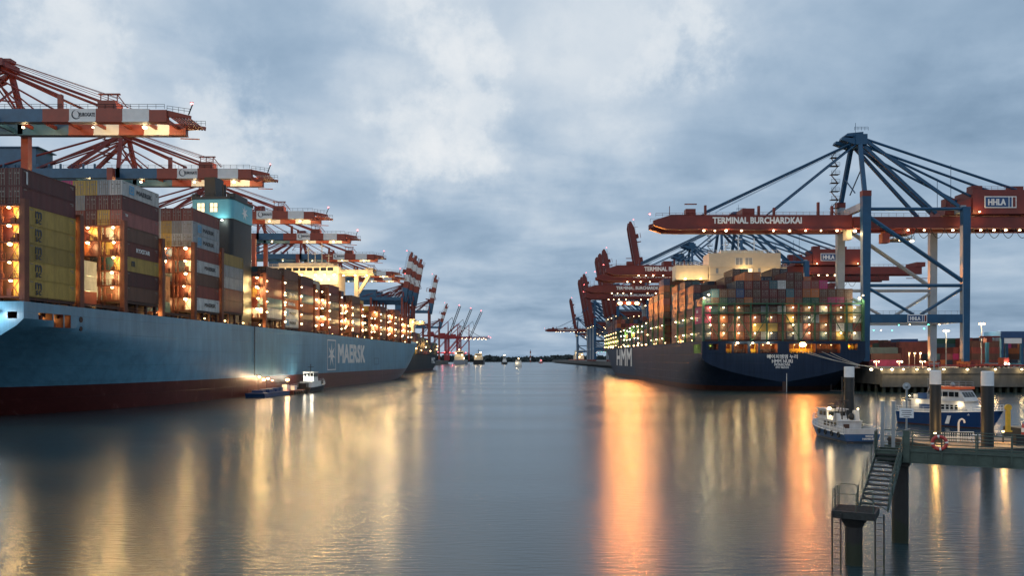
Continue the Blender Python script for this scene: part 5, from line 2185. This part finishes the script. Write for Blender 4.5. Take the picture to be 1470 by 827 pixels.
# small blue workboat, stern to the camera
ba = thing('workboat', 'small blue and white workboat with lettered stern, moored beside the jetty stairs', 'boat', (41.6, 95.5, 0), R(1.0))
ba.scale = (.93, .93, .90)
simple_hull('hull', 15.5, 4.7, 1.15, 2.1, [hull_mat('boat blue paint', (.012, .075, .20), (.02, .03, .05), .22, .3, .15)], ba)
b = MB()
b.box(-2.2, 2.2, .02, .3, 1.1, 1.9)
b.box(-2.25, -2.1, .3, 4.5, 1.1, 1.9)
b.box(2.1, 2.25, .3, 4.5, 1.1, 1.9)
b.build('bulwark', MAT['boat_white'], ba)
b = MB()
b.box(-1.55, 1.55, 3.6, 10.2, 1.05, 2.55)
b.box(-1.65, 1.65, 3.4, 10.3, 2.55, 2.65)
b.box(-1.0, .2, 3.52, 3.6, 1.2, 2.3)
cab = b.build('cabin', MAT['boat_white'], ba)
windows(cab, -1.57, [(4.2, 4.9), (5.3, 6.0), (6.4, 7.1), (7.5, 8.2)], 1.75, 2.35)
windows(cab, 1.57, [(4.2, 4.9), (5.3, 6.0), (6.4, 7.1)], 1.75, 2.35)
b = MB()
b.box(-.9, -.1, 3.49, 3.515, 1.35, 2.2)
b.build('door', MAT['oxide_dark'], cab)
b = MB()
b.prism([(7.6, 2.652), (11.2, 2.652), (10.8, 3.9), (7.8, 3.9)], 'x', -1.35, 1.35)
b.box(-1.55, 1.55, 7.5, 11.1, 3.9, 4.02)
wh = b.build('wheelhouse', MAT['boat_white'], ba)
for k in range(3):
    b = MB()
    b.box(-1.15 + k * .8, -.45 + k * .8, 7.60, 7.68, 3.05, 3.65)
    b.build('window', MAT['glass'], wh)
windows(wh, -1.37, [(8.1, 8.9), (9.2, 10.2)], 3.05, 3.65)
b = MB()
b.tube((0, 6.0, 2.65), (0, 6.0, 8.6), .09, 8)
b.tube((-.8, 6.0, 2.65), (0, 6.0, 5.6), .06, 6)
b.tube((.8, 6.0, 2.65), (0, 6.0, 5.6), .06, 6)
b.box(-1.6, 1.6, 5.95, 6.05, 6.6, 6.7)
b.box(-.9, .9, 5.8, 6.0, 5.2, 5.35)
for x in (-1.5, 1.5):
    b.tube((x, 6, 6.7), (x, 6, 7.6), .03, 5)
b.tube((-2.0, 3.5, 1.9), (-2.0, 3.5, 5.2), .04, 5)
b.tube((2.1, .6, 1.9), (2.1, .6, 4.4), .04, 5)
b.build('mast', MAT['steel_dark'], ba, recalc=False)
b = MB()
b.tube((-.2, 8.4, 4.02), (-.2, 8.4, 4.4), .45, 10)
b.build('radar', MAT['steel_dark'], ba, smooth=40)
b = MB()
b.sphere((.9, 5.0, 3.1), .5, 0, 10, 6)
b.build('dome', MAT['steel_dark'], ba, smooth=40)
b = MB()
b.prism([(4.0, 2.652), (5.4, 2.652), (5.0, 4.0), (4.2, 4.0)], 'x', 1.0, 1.5)
b.build('funnel', MAT['boat_white'], ba)
b = MB()
b.prism([(4.0, 2.652), (5.4, 2.652), (5.0, 3.6), (4.2, 3.6)], 'x', -1.5, -1.0)
b.build('funnel', MAT['boat_white'], ba)
for sy in (1.5, 3.6, 5.7, 7.8):
    for sx in (-1, 1):
        b = MB()
        for k in range(12):
            a0, a1 = 2 * math.pi * k / 12, 2 * math.pi * (k + 1) / 12
            b.tube((sx * 2.42, sy + .32 * math.cos(a0), .95 + .32 * math.sin(a0)), (sx * 2.42, sy + .32 * math.cos(a1), .95 + .32 * math.sin(a1)), .1, 6)
        b.build('tyre_fender', MAT['black'], ba, recalc=False)
b = MB()
b.path([(2.2, 1.0, 1.9), (3.2, .6, 1.3), (4.6, .2, 1.4), (6.2, 0, 1.9)], .04, 5)
b.build('mooring_rope', MAT['rope'], ba, recalc=False)
for txt, z in (('WEGE', .88), ('HAMBURG', .52)):
    put_text(text_mesh(txt, .26, MAT['letter'], .03, None, .02), ba, (.9, -.02, z), '-y', 'stern_lettering')
for x, y, z, rr, wt in ((-1.2, 7.3, 4.1, .24, 90), (-1.0, 7.4, 3.05, .12, 30), (.9, 3.2, 4.3, .14, 30)):
    bulb(ba, (x, y, z), rr, M_WARM)
    light(ba, (x, y - .4, z + .05), (1, .72, .38), wt, .15)

# white and navy pilot ship
bb = thing('pilot_ship', 'white pilot ship with navy hull and orange wheelhouse roof, between the two right piles', 'boat', (61.9, 126.6, 0), R(-152.6))
bb.scale = (.88, .88, .88)
simple_hull('hull', 17.6, 5.0, 2.2, 3.1, [hull_mat('pilot navy paint', (.012, .045, .14), (.05, .02, .02), .2, .25, .12)], bb)
b = MB()
b.prism([(2.6, 2.1), (13.2, 2.1), (12.2, 4.3), (2.6, 4.3)], 'x', -1.95, 1.95)
b.box(-2.15, 2.15, 2.2, 12.6, 4.3, 4.42)
dh = b.build('deckhouse', MAT['boat_white'], bb)
b = MB()
for k in range(3):
    b.rail((-1.9 if k == 0 else 1.9, 2.7, 4.42), (-1.9 if k == 0 else 1.9, 6.2, 4.42), .9, 1.2, .03)
for yy in (1.5, 13.9):
    b.tube((-.5, yy, 2.2), (-.5, yy, 2.8), .14, 8)
    b.tube((.5, yy, 2.2), (.5, yy, 2.8), .14, 8)
b.tube((-1.5, 3.4, 5.2), (-1.5, 3.4, 8.2), .03, 5)
b.tube((1.5, 6.8, 6.7), (1.5, 6.8, 9.8), .025, 5)
b.build('deck_fittings', MAT['galv'], bb, recalc=False)
windows(dh, 1.97, [(8.3, 8.8), (9.1, 9.6), (9.9, 10.4), (10.7, 11.2)], 2.9, 3.7)
windows(dh, -1.97, [(4, 4.6), (5.4, 6.0), (7, 7.6), (8.6, 9.2)], 3.0, 3.7)
b = MB()
b.prism([(6.4, 4.422), (12.4, 4.422), (11.2, 6.3), (6.8, 6.3)], 'x', -1.75, 1.75)
wh = b.build('wheelhouse', MAT['boat_white'], bb)
windows(wh, 1.77, [(7.3, 8.2), (8.4, 9.3), (9.5, 10.4), (10.55, 11.2)], 5.05, 5.85)
windows(wh, -1.77, [(7.3, 8.2), (8.4, 9.3), (9.5, 10.4)], 5.05, 5.85)
for k in range(4):
    b = MB()
    x = -1.45 + k * .75
    b.add([(x, 12.06, 5.05), (x + .62, 12.06, 5.05), (x + .62, 11.52, 5.85), (x, 11.52, 5.85), (x, 12.0, 5.0), (x + .62, 12.0, 5.0), (x + .62, 11.46, 5.8), (x, 11.46, 5.8)],
          [(0, 1, 2, 3), (4, 7, 6, 5), (0, 4, 5, 1), (1, 5, 6, 2), (2, 6, 7, 3), (3, 7, 4, 0)])
    b.build('window', MAT['glass'], wh)
b = MB()
b.box(-1.95, 1.95, 6.2, 11.6, 6.302, 6.72)
b.build('roof_band', MAT['orange'], wh)
b = MB()
b.box(1.85, 2.02, 4.0, 5.6, 4.5, 5.5)
b.box(1.96, 2.03, 4.2, 6.4, 2.9, 3.6)
b.build('name_board', MAT['navy'], dh)
b = MB()
b.tube((0, 5.6, 4.42), (0, 5.6, 11.6), .13, 8)
for z, w_ in ((7.6, 1.2), (9.2, 1.8), (10.4, 1.0)):
    b.box(-w_, w_, 5.5, 5.7, z, z + .12)
    b.box(-.1, .1, 5.6 - w_, 5.6 + w_, z + .2, z + .3)
for s_ in (-1, 1):
    b.tube((s_ * 1.0, 4.6, 4.42), (0, 5.6, 8.6), .07, 6)
    b.tube((s_ * 1.2, 5.6, 9.3), (s_ * 1.2, 5.6, 10.6), .03, 5)
b.rail((-1.8, 6.4, 6.72), (-1.8, 11.4, 6.72), .8, 1.2, .03)
b.rail((1.8, 6.4, 6.72), (1.8, 11.4, 6.72), .8, 1.2, .03)
b.sphere((.9, 9.6, 7.0), .42, 0, 10, 6)
b.build('mast', MAT['galv'], bb, recalc=False)
b = MB()
b.prism([(9.3, .55), (10.0, .55), (10.35, 1.9), (9.75, 1.9)], 'x', 2.44, 2.52)
b.build('hull_emblem', MAT['letter'], bb)
b = MB()
b.box(-1.4, 1.4, 2.7, 4.2, 4.422, 5.2)
b.box(1.2, 1.8, .8, 2.0, 2.1, 3.9)
b.build('aft_locker', MAT['boat_white'], bb)
for x, y, z, rr in ((2.1, 3.9, 4.0, .12), (2.1, 7.2, 4.15, .15), (2.0, 11.6, 3.7, .1), (1.0, 14.6, 3.7, .16), (1.9, 2.3, 4.9, .12)):
    bulb(bb, (x, y, z), rr, M_WARM)
    light(bb, (x + .4, y, z + .1), (1, .72, .38), 60, .15)
gb = thing('grey_boat', 'grey launch cut off at the right edge behind the yellow post', 'boat', (84, 104, 0), R(80))
simple_hull('hull', 13, 4.2, 1.5, 2.3, [MAT['grey_boat']], gb)
b = MB()
b.box(-1.3, 1.3, 3, 8, 1.4, 3.3)
b.box(-1.5, 1.5, 2.8, 8.3, 3.3, 3.42)
b.build('cabin', MAT['grey_boat'], gb)

# ------------------------------------------------------------------ things on the right quay
for px, lab in ((1250, 'first'), (1264.6, 'second'), (1280, 'third'), (1296, 'fourth'), (1315.5, 'fifth'), (1333, 'sixth'), (1354, 'seventh'), (1388, 'eighth'), (1428, 'ninth'), (1466, 'tenth')):
    x = P(px, 0, QY - .8).x
    t = thing('quay_lamp', f'warm lamp on the quay edge, {lab} from the dark ship in the row', 'lamp', (x, QY - .36, 6.4), 0, 'lamps along the quay edge')
    b = MB()
    b.beam((0, 0, 0), (0, -.5, .5), .12)
    b.build('bracket', MAT['steel_dark'], t)
    bulb(t, (0, -.75, .5), .38, M_WARM)
    light(t, (0, -.95, .3), (1, .70, .32), 300, .3)
b = MB()
b.box(QX + 4, 330, QY + 3.0, QY + 3.12, 7.95, 8.25)  # red bar on posts, added in place of vehicle light trails
for k in range(70):
    b.box(QX + 4 + k * 3, QX + 4.12 + k * 3, QY + 3.121, QY + 3.25, 7, 8.2)
tag(b.build('light_trail_bar', MAT['redlight'], recalc=False), 'long red bar standing in for vehicle light trails along the quay edge above the lamps', 'light trail')
for px, py, D, col, lab, wt, h in ((1358, 474, 300, M_WARM, 'tall bright floodlight mast seen between the blue crane\'s legs', 16000, 1), (1409, 464, 296, M_AMBER, 'tall orange street light right of the blue crane\'s last leg', 16000, 0),
                                   (1305, 506, 285, M_AMBER, 'low yard lamp, left of three close together behind the crane', 2500, 0), (1313, 506, 285, M_AMBER, 'low yard lamp, middle of three close together behind the crane', 0, 0),
                                   (1321, 506, 285, M_AMBER, 'low yard lamp, right of three close together behind the crane', 2500, 0), (1258, 518, 262, M_WARM, 'short quay lamp just right of the dark ship\'s stern', 1200, 0),
                                   (1291, 518, 262, M_WARM, 'short quay lamp left of the three low yard lamps', 1200, 0), (1324, 518, 262, M_WARM, 'short quay lamp right of the three low yard lamps', 1200, 0)):
    p = P(px, py, D)
    t = thing('street_lamp', lab, 'street lamp', (p.x, D, 7.01), 0, 'lamp posts on the right quay')
    z = p.z - 7
    b = MB()
    b.tube((0, 0, 0), (0, 0, z - .1), .22 if z > 8 else .12, 8, 0, .1)
    b.box(-.9 if z > 8 else -.5, .9 if z > 8 else .5, -.15, .15, z - .15, z)
    b.build('post', MAT['galv'], t)
    for sx in ((-1, 0, 1) if z > 8 else (-1, 1) if py == 518 else (0,)):
        bulb(t, (sx * .7, -.2, z - .35), .5 if z > 8 else .3, col)
    if wt:
        light(t, (0, -.9, z - .8), (1, .76, .4) if h else (1, .5, .2), wt, .4)

# container yard
YP = ['red', 'maroon', 'brown', 'red', 'magenta', 'orange', 'navy', 'teal', 'green', 'grey', 'red', 'pink', 'maroon']
for (px0, px1, D, n) in ((1248, 1292, 330, 3), (1262, 1300, 365, 4), (1292, 1330, 345, 4), (1330, 1372, 340, 3), (1340, 1395, 390, 5), (1392, 1440, 330, 4), (1400, 1470, 372, 5), (1440, 1480, 350, 3), (1240, 1300, 430, 5), (1300, 1345, 440, 5)):
    x0, x1 = P(px0, 0, D).x, P(px1, 0, D).x
    long_ = rnd.random() < .4
    step = 12.5 if long_ else 2.6
    x = x0
    while x < x1 - step * .5:
        for r_ in range(2):
            hgt = max(1, n - rnd.choice((0, 0, 0, 1, 1, 2)))
            for t in range(hgt):
                k = rnd.choice(YP)
                bulk(k, (x + step / 2, D + r_ * (2.6 if long_ else 12.6), 7.02 + t * 2.6), R(90) if long_ else 0, 12.19, 2.6)
        x += step
for px, D, lab in ((1438, 292, 'blue straddle carrier with white panel standing at the right edge of the yard'), (1294, 402, 'dark blue straddle carrier farther back between the crane legs')):
    x = P(px, 0, D).x
    t = thing('straddle_carrier', lab, 'yard machine', (x, D, 7.01), 0, 'straddle carriers in the yard')
    for sx in (0, 7.2):
        b = MB()
        for sy in (0, 9):
            b.box(sx - .45, sx + .45, sy - .5, sy + .5, 1.0, 10.6)
        b.box(sx - .6, sx + .6, -1.2, 10.2, .7, 1.5)
        for k in range(4):
            b.tube((sx - .3, -.6 + k * 3.2, .62), (sx + .3, -.6 + k * 3.2, .62), .62, 10, 1)
        b.build('leg_frame', [MAT['h_blue'], MAT['black']], t, recalc=False)
    b = MB()
    b.box(-.8, 8, -.6, 9.6, 10.62, 13.0)
    b.build('engine_deck', MAT['navy'], t)
    b = MB()
    b.box(.5, 6.8, -.75, -.6, 8.6, 10.5)
    b.build('panel', MAT['white'], t)
    b = MB()
    b.box(-8, -.9, -.4, .4, 10.7, 11.3)
    b.box(-6, -4, -.9, 1.2, 9.0, 10.69)
    b.build('side_beam', MAT['h_red'], t)
for px, D, lab in ((1445, 270, 'white headlamps of a terminal tractor at the right edge of the quay'),):
    t = thing('terminal_tractor', 'dark terminal tractor with lit headlamps on the quay at the right edge', 'truck', (P(px, 0, D).x, D, 7.01), R(20))
    b = MB()
    b.box(-1.2, 1.2, 0, 2.2, .9, 3.4)
    b.box(-1.2, 1.2, 2.2, 12, .9, 1.3)
    b.build('body', MAT['c_maroon'], t)
    for y in (1, 5, 10):
        for sx in (-1.05, 1.05):
            b = MB()
            b.tube((sx - .2, y, .52), (sx + .2, y, .52), .52, 12)
            b.build('wheel', MAT['black'], t)
    for sx in (-.8, .8):
        bulb(t, (sx, -.15, 1.3), .24, M_COOL, 'headlight')
    light(t, (0, -.6, 1.4), (1, .85, .6), 900, .2)
# ------------------------------------------------------------------ small craft beside the light blue ship


def mat_pos(x, y):
    q = MO + RM @ Vector((x, y, 0))
    return (q.x, q.y, 0)


bg_ = thing('work_barge', 'low dark blue barge lying against the light blue hull under the rope ladder', 'barge', mat_pos(26.3, 82), -TH)
b = MB()
b.prism([(0, -.4), (17, -.4), (18, 1.1), (-.6, 1.1)], 'x', -2.6, 2.6)
b.build('hull', MAT['navy'], bg_)
b = MB()
for k in range(5):
    b.box(-2 + rnd.random(), 1 + rnd.random(), 2 + k * 3, 4 + k * 3, 1.1, 1.6 + rnd.random() * .7)
b.build('hatch', MAT['navy'], bg_)
b = MB()
b.tube((-1.8, 6, 1.1), (-1.8, 6, 5.6), .06, 6)
b.tube((-1.8, 12, 1.1), (-1.8, 12, 5.0), .06, 6)
b.box(-2.2, -1.2, 5.7, 6.3, 5.6, 5.8)
b.rail((-2.4, .5, 1.1), (-2.4, 16.5, 1.1), 1.0, 2, .03)
b.build('lamp_post', MAT['steel_dark'], bg_, recalc=False)
for y, z in ((6, 5.2), (9, 4.4), (12, 4.6), (15, 4.0)):
    bulb(bg_, (-1.4, y, z), .4, M_AMBER)
    light(bg_, (-1.7, y - .4, z + .3), (1, .66, .36), 260, .2)
og = thing('work_barge', 'small orange pontoon with a glowing lamp between the blue barge and the tug', 'barge', mat_pos(26.5, 103), -TH)
b = MB()
b.prism([(0, -.4), (9.6, -.4), (10, 1.0), (-.4, 1.0)], 'x', -2.2, 2.2)
b.build('hull', MAT['c_red'], og)
b = MB()
for k in range(5):
    b.tube((2.25, 1 + k * 2, .4), (2.6, 1 + k * 2, .4), .42, 10)
b.build('fender', MAT['black'], og)
b = MB()
b.box(-1.5, -.1, 1, 3, 1.0, 2.6)
b.box(.2, 1.3, 3.6, 5, 1.0, 2.0)
b.box(-1.2, .4, 6, 8, 1.0, 2.2)
b.build('deck_locker', MAT['white'], og)
bulb(og, (.2, .8, 4.0), .6, M_ORANGE)
b = MB()
b.tube((.2, 1.1, 1), (.2, 1.1, 4.4), .07, 6)
b.build('lamp_post', MAT['steel_dark'], og)
light(og, (.5, -.2, 4.0), (1, .6, .3), 1300, .4)
tg = thing('tugboat', 'small black tug with a white wheelhouse beside the light blue hull', 'boat', mat_pos(27.0, 114), -TH)
simple_hull('hull', 21, 6.2, 1.5, 2.8, [hull_mat('tug black paint', (.015, .018, .02), (.06, .02, .02), .2, .4, .2)], tg)
b = MB()
b.box(-1.9, 1.9, 5, 13, 1.3, 3.0)
b.box(-2.1, 2.1, 4.8, 13.2, 3.0, 3.1)
b.build('deckhouse', MAT['white'], tg)
b = MB()
b.box(-1.6, 1.6, 7, 11, 3.102, 5.9)
b.box(-1.8, 1.8, 6.8, 11.2, 5.9, 6.05)
wh = b.build('wheelhouse', MAT['white'], tg)
for k in range(3):
    b = MB()
    b.box(-1.4 + k, -.6 + k, 6.94, 6.99, 4.5, 5.6)
    b.build('window', MAT['glass'], wh)
windows(wh, 1.62, [(7.3, 8.4), (8.7, 9.6), (9.9, 10.7)], 4.5, 5.6)
b = MB()
b.tube((0, 9, 6.05), (0, 9, 8.4), .1, 6)
b.box(-.9, .9, 8.9, 9.1, 7.4, 7.55)
b.build('mast', MAT['steel_dark'], tg)
b = MB()
b.box(-1.2, 1.2, 1.2, 3.6, 1.3, 2.7)
b.box(.5, 1.7, 14, 16, 1.9, 3.0)
b.build('winch', MAT['steel_dark'], tg)
for x, y, z, rr in ((1.4, 5.6, 4.2, .45), (-1.2, 6.4, 4.6, .25)):
    bulb(tg, (x, y, z), rr, M_COOL)
    light(tg, (x + .4, y - .7, z), (1, .9, .7), 500, .3)

# ------------------------------------------------------------------ dark grey ship beyond the light blue one
MSO = Vector((-95.5, 560, 0))
ms = thing('container_ship', 'dark grey container ship with pale bow letters, half hidden beyond the light blue ship', 'container ship', MSO, -R(1.1))
mdk = lambda y: 13.5 + (4.5 * ((y - 190) / 55) ** 1.5 if y > 190 else 0)


def ms_in(y, z):
    f = max(0, min(1, z / mdk(min(y, 245))))
    y0_, y1_ = 165 + 40 * f ** .6, 236 + 9 * f
    return 20 * min(1, (y - y0_) / (y1_ - y0_)) ** (2 + .8 * f) if y > y0_ else 0


def ms_yp(y, z):
    f = max(0, min(1, z / 17))
    return y if y <= 165 else 165 + (y - 165) / 80 * (236 + 9 * f - 165)


loft('hull', [0, 40, 80, 120, 165, 175, 185, 195, 205, 212, 219, 225, 231, 236, 240, 243, 245], lambda y: [-1, 0, 2, 4.5, 7, 9.5, 12] + [mdk(y)], mdk, 40, ms_in, ms_yp,
     lambda *a: False, [hull_mat('grey hull paint', (.022, .028, .034), (.05, .02, .02), 1.6, .6, .3, spec=.12)], [-20, 0, 20], lambda *a: False, ms)
put_text(text_mesh('MSC', 5, MAT['letter'], .05, 26, .03), ms, (20.06, 176, 8.6), '+x', 'hull_lettering')
b = MB()
for k in range(15):
    n = 5 if k < 6 else 4 if k < 11 else 3
    for c in range(3):
        for t in range(n + 1 - (c == 2)):
            kk = rnd.choice(['brown', 'brown', 'maroon', 'green', 'navy', 'yellow', 'brown', 'red'])
            q = MSO + Matrix.Rotation(-R(1.1), 3, 'Z') @ Vector((18.2 - c * 2.5, 8 + k * 14 + 6, 0))
            bulk(kk, (q.x, q.y, 14 + t * 2.75), -R(1.1), 12.19, 2.7)
b.box(-19.9, 19.9, 0, 215, 12.6, 13.4)
b.build('deck', MAT['oxide_dark'], ms)
b = MB()
b.box(-14, 12, 104, 116, 13.4, 42)
b.box(12.002, 20.5, 107, 113, 38.5, 41.5)
b.box(-15, 13, 103, 117, 42.002, 43)
b.build('bridge_house', MAT['cream'], ms)
for k in range(5):
    bulb(ms, (-6 + k * 6, 101.6, 40.5), .7, M_WARM, 'deck_lamp')
light(ms, (4, 97, 39), WARM, 9000, .4)
light(ms, (16, 97, 39), WARM, 6000, .4)
for y, z in ((30, 16), (60, 18), (64, 23), (90, 17), (118, 20), (125, 25), (150, 17), (200, 19), (205, 22)):
    bulb(ms, (20.6, y, z), .5, M_AMBER, 'deck_lamp')
light(ms, (24, 122, 22), AMBER, 5000, .4)
light(ms, (24, 60, 20), AMBER, 5000, .4)

# ------------------------------------------------------------------ far cranes and ships
M_PINK = mat('far crane red', (.30, .035, .04), .6, 0, .2)


def far_crane(loc, lab, up):
    t = thing('quay_crane', lab, 'crane', loc, 0, 'distant red cranes past the dark grey ship')
    for sx in (0, -26):
        for sy in (-10, 10):
            b = MB()
            b.box(sx - .7, sx + .7, sy - .7, sy + .7, 0, 52)
            b.build('leg', M_PINK, t)
    b = MB()
    for sy in (-10, 10):
        b.box(-25, -1, sy - .8, sy + .8, 14, 16)
        b.beam((-25, sy, 16), (-1, sy, 44), 1.0)
        b.beam((0, sy, 52), (0, sy * .2, 76), 1.0)
        b.beam((-26, sy, 52), (0, sy * .2, 76), .8)
    b.box(-50, 4, -4, 4, 47, 50)
    b.box(-40, -28, -5, 5, 50, 56)
    b.build('portal_frame', M_PINK, t, recalc=False)
    boom = link('boom', None, t, (2, 0, 48))
    b = MB()
    for sy in (-3, 3):
        for z in (-1.6, 1.8):
            b.box(0, 62, sy - .35, sy + .35, z - .35, z + .35)
        for k in range(12):
            b.beam((k * 5.1, sy, -1.6), (k * 5.1 + 2.6, sy, 1.8), .3)
            b.beam((k * 5.1 + 2.6, sy, 1.8), (k * 5.1 + 5.1, sy, -1.6), .3)
    b.build('lattice_girder', MAT['steel_dark'] if up else M_PINK, boom, recalc=False)
    bulb(boom, (63, 0, 2), .9, M_RED, 'warning_lamp')
    if up:
        boom.rotation_euler.y = -R(up)
    else:
        for k in range(6):
            bulb(boom, (8 + k * 9, -3.4, -2.4), .75, M_WARM, 'boom_lamp')
    for x in (-6, -18):
        bulb(t, (x, -11.4, 16.6), .9, M_RED, 'portal_lamp')
    light(t, (-10, -13, 19), (1, .12, .16), 3000, .5)
    b = MB()
    for sy in (-2.6, 2.6):
        if up:
            b.beam((0, sy, 76), (8, sy, 84), .4)
            b.beam((8, sy, 84), (12, sy, 66), .4)
        else:
            b.beam((0, sy, 76), (46, sy, 50), .4)
            b.beam((0, sy, 76), (26, sy, 50), .35)
    b.build('stay', MAT['steel_dark'], t, recalc=False)
    return t


for D, X, up, lab in ((1560, -124, 70, 'distant lattice boom raised, leftmost of the three thin ones'), (1640, -108, 68, 'distant lattice boom raised, middle of the three thin ones'),
                      (1720, -92, 66, 'distant lattice boom raised, rightmost of the three thin ones'), (1680, -114, 0, 'distant red lit crane with its lamp lined boom lowered, nearer one'),
                      (1760, -112, 0, 'distant red lit crane with its lamp lined boom lowered, farther one')):
    far_crane((X, D, 6.8), lab, up)


def small_ship(loc, rz, L_, W, hull_m, lab, cat, z_deck, sup, lamps, name, group=None):
    t = thing(name, lab, cat, loc, rz, group)
    b = MB()
    b.prism([(-W / 2, 0), (W / 2, 0), (W / 2, L_ * .72), (W * .3, L_ * .9), (0, L_), (-W * .3, L_ * .9), (-W / 2, L_ * .72)], 'z', -1, z_deck)
    b.build('hull', hull_m, t)
    b = MB()
    for (y0_, y1_, w_, z0_, z1_) in sup:
        b.box(-w_ / 2, w_ / 2, y0_, y1_, z0_, z1_)
    h = b.build('superstructure', MAT['cream'] if name == 'cargo_ship' else MAT['white'], t)
    b = MB()
    y0_, y1_, w_, z0_, z1_ = sup[-1]
    b.box(-w_ * .42, w_ * .42, y0_ - .12, y0_ - .02, z0_ + (z1_ - z0_) * .45, z0_ + (z1_ - z0_) * .8)
    b.build('window', MAT['glass'], h)
    b = MB()
    b.tube((0, (y0_ + y1_) / 2, z1_), (0, (y0_ + y1_) / 2, z1_ + (z1_ - z_deck) * .7), W * .02 + .05, 6)
    b.box(-W * .12, W * .12, (y0_ + y1_) / 2 - .1, (y0_ + y1_) / 2 + .1, z1_ + (z1_ - z_deck) * .4, z1_ + (z1_ - z_deck) * .45)
    b.build('mast', MAT['steel_dark'], t)
    for x, y, z, rr, m, wt in lamps:
        bulb(t, (x, y, z), rr, m)
        if wt:
            light(t, (x, y - rr * 2.5, z), (1, .78, .45), wt, rr)
    return t


small_ship((-92, 1400, 0), 0, 120, 20, MAT['grey_boat'], 'far cargo ship lit yellow white below the distant red cranes, nearer one', 'ship', 8, [(4, 24, 17, 8, 15), (6, 20, 15, 15, 24)],
           [(-6, 1, 20, 1.3, M_WARM, 1300), (5, 1, 17, 1.1, M_WARM, 1300), (0, 3, 26, 1.2, M_WARM, 0), (8, 3, 11, 1, M_WARM, 0)], 'cargo_ship')
small_ship((-62, 1480, 0), 0, 110, 19, MAT['steel_dark'], 'far cargo ship lit white right of the yellow lit one', 'ship', 8, [(4, 22, 16, 8, 14), (6, 18, 13, 14, 20)],
           [(4, 1, 22, 1.5, M_WARM, 1200), (-5, 1, 15, 1.1, M_WARM, 700)], 'cargo_ship')
small_ship((142, 1690, 0), R(2), 150, 24, MAT['c_red'], 'far red hulled ship with a lit cream superstructure at the right shore', 'ship', 9, [(4, 26, 20, 9, 18), (6, 22, 16, 18, 28)],
           [(-6, 1, 23, 1.4, M_WARM, 1500), (5, 1, 19, 1.2, M_WARM, 0), (0, 1, 14, 1.2, M_WARM, 0)], 'cargo_ship')
for k in range(6):
    pass
small_ship((8.0, 985, 0), R(3), 14, 8.4, MAT['white'], 'white passenger launch heading away in mid channel', 'boat', 3.2, [(1, 11, 7.6, 3.2, 6.4), (2, 8, 6.4, 6.4, 8.6)],
           [(0, -.5, 10.5, .7, M_WARM, 0), (-2, 0, 5, .4, M_WARM, 250)], 'motor_launch')
small_ship((-14.5, 1480, 0), R(-4), 24, 10, MAT['steel_dark'], 'dark tug with a masthead light, left of the white launch', 'boat', 4, [(6, 16, 7, 4, 8), (8, 13, 5, 8, 12)],
           [(0, 7, 17, 1.2, M_WARM, 0)], 'tugboat')
small_ship((70, 1900, 0), R(20), 16, 6, MAT['c_red'], 'tiny red boat with a white cabin far out in the channel', 'boat', 3, [(3, 9, 5, 3, 7), (4, 8, 4, 7, 9)],
           [(0, 2, 7, .9, M_RED, 0)], 'motor_launch')
nm = thing('navigation_mast', 'red and white banded mast on the wooded far shore', 'mast', (59, 2570, -1))
for k in range(5):
    b = MB()
    b.tube((0, 0, k * 7.2), (0, 0, k * 7.2 + 7.19), 2.0, 10)
    b.build('band', MAT['c_red'] if k % 2 == 0 else MAT['white'], nm)
b = MB()
b.tube((0, 0, 36), (0, 0, 41), .6, 6)
b.build('tip', MAT['steel_dark'], nm)
flush_load()
print('INDIVIDUAL CONTAINERS', N_IND[0], 'LIGHTS', len([o for o in COL.objects if o.type == 'LIGHT']))
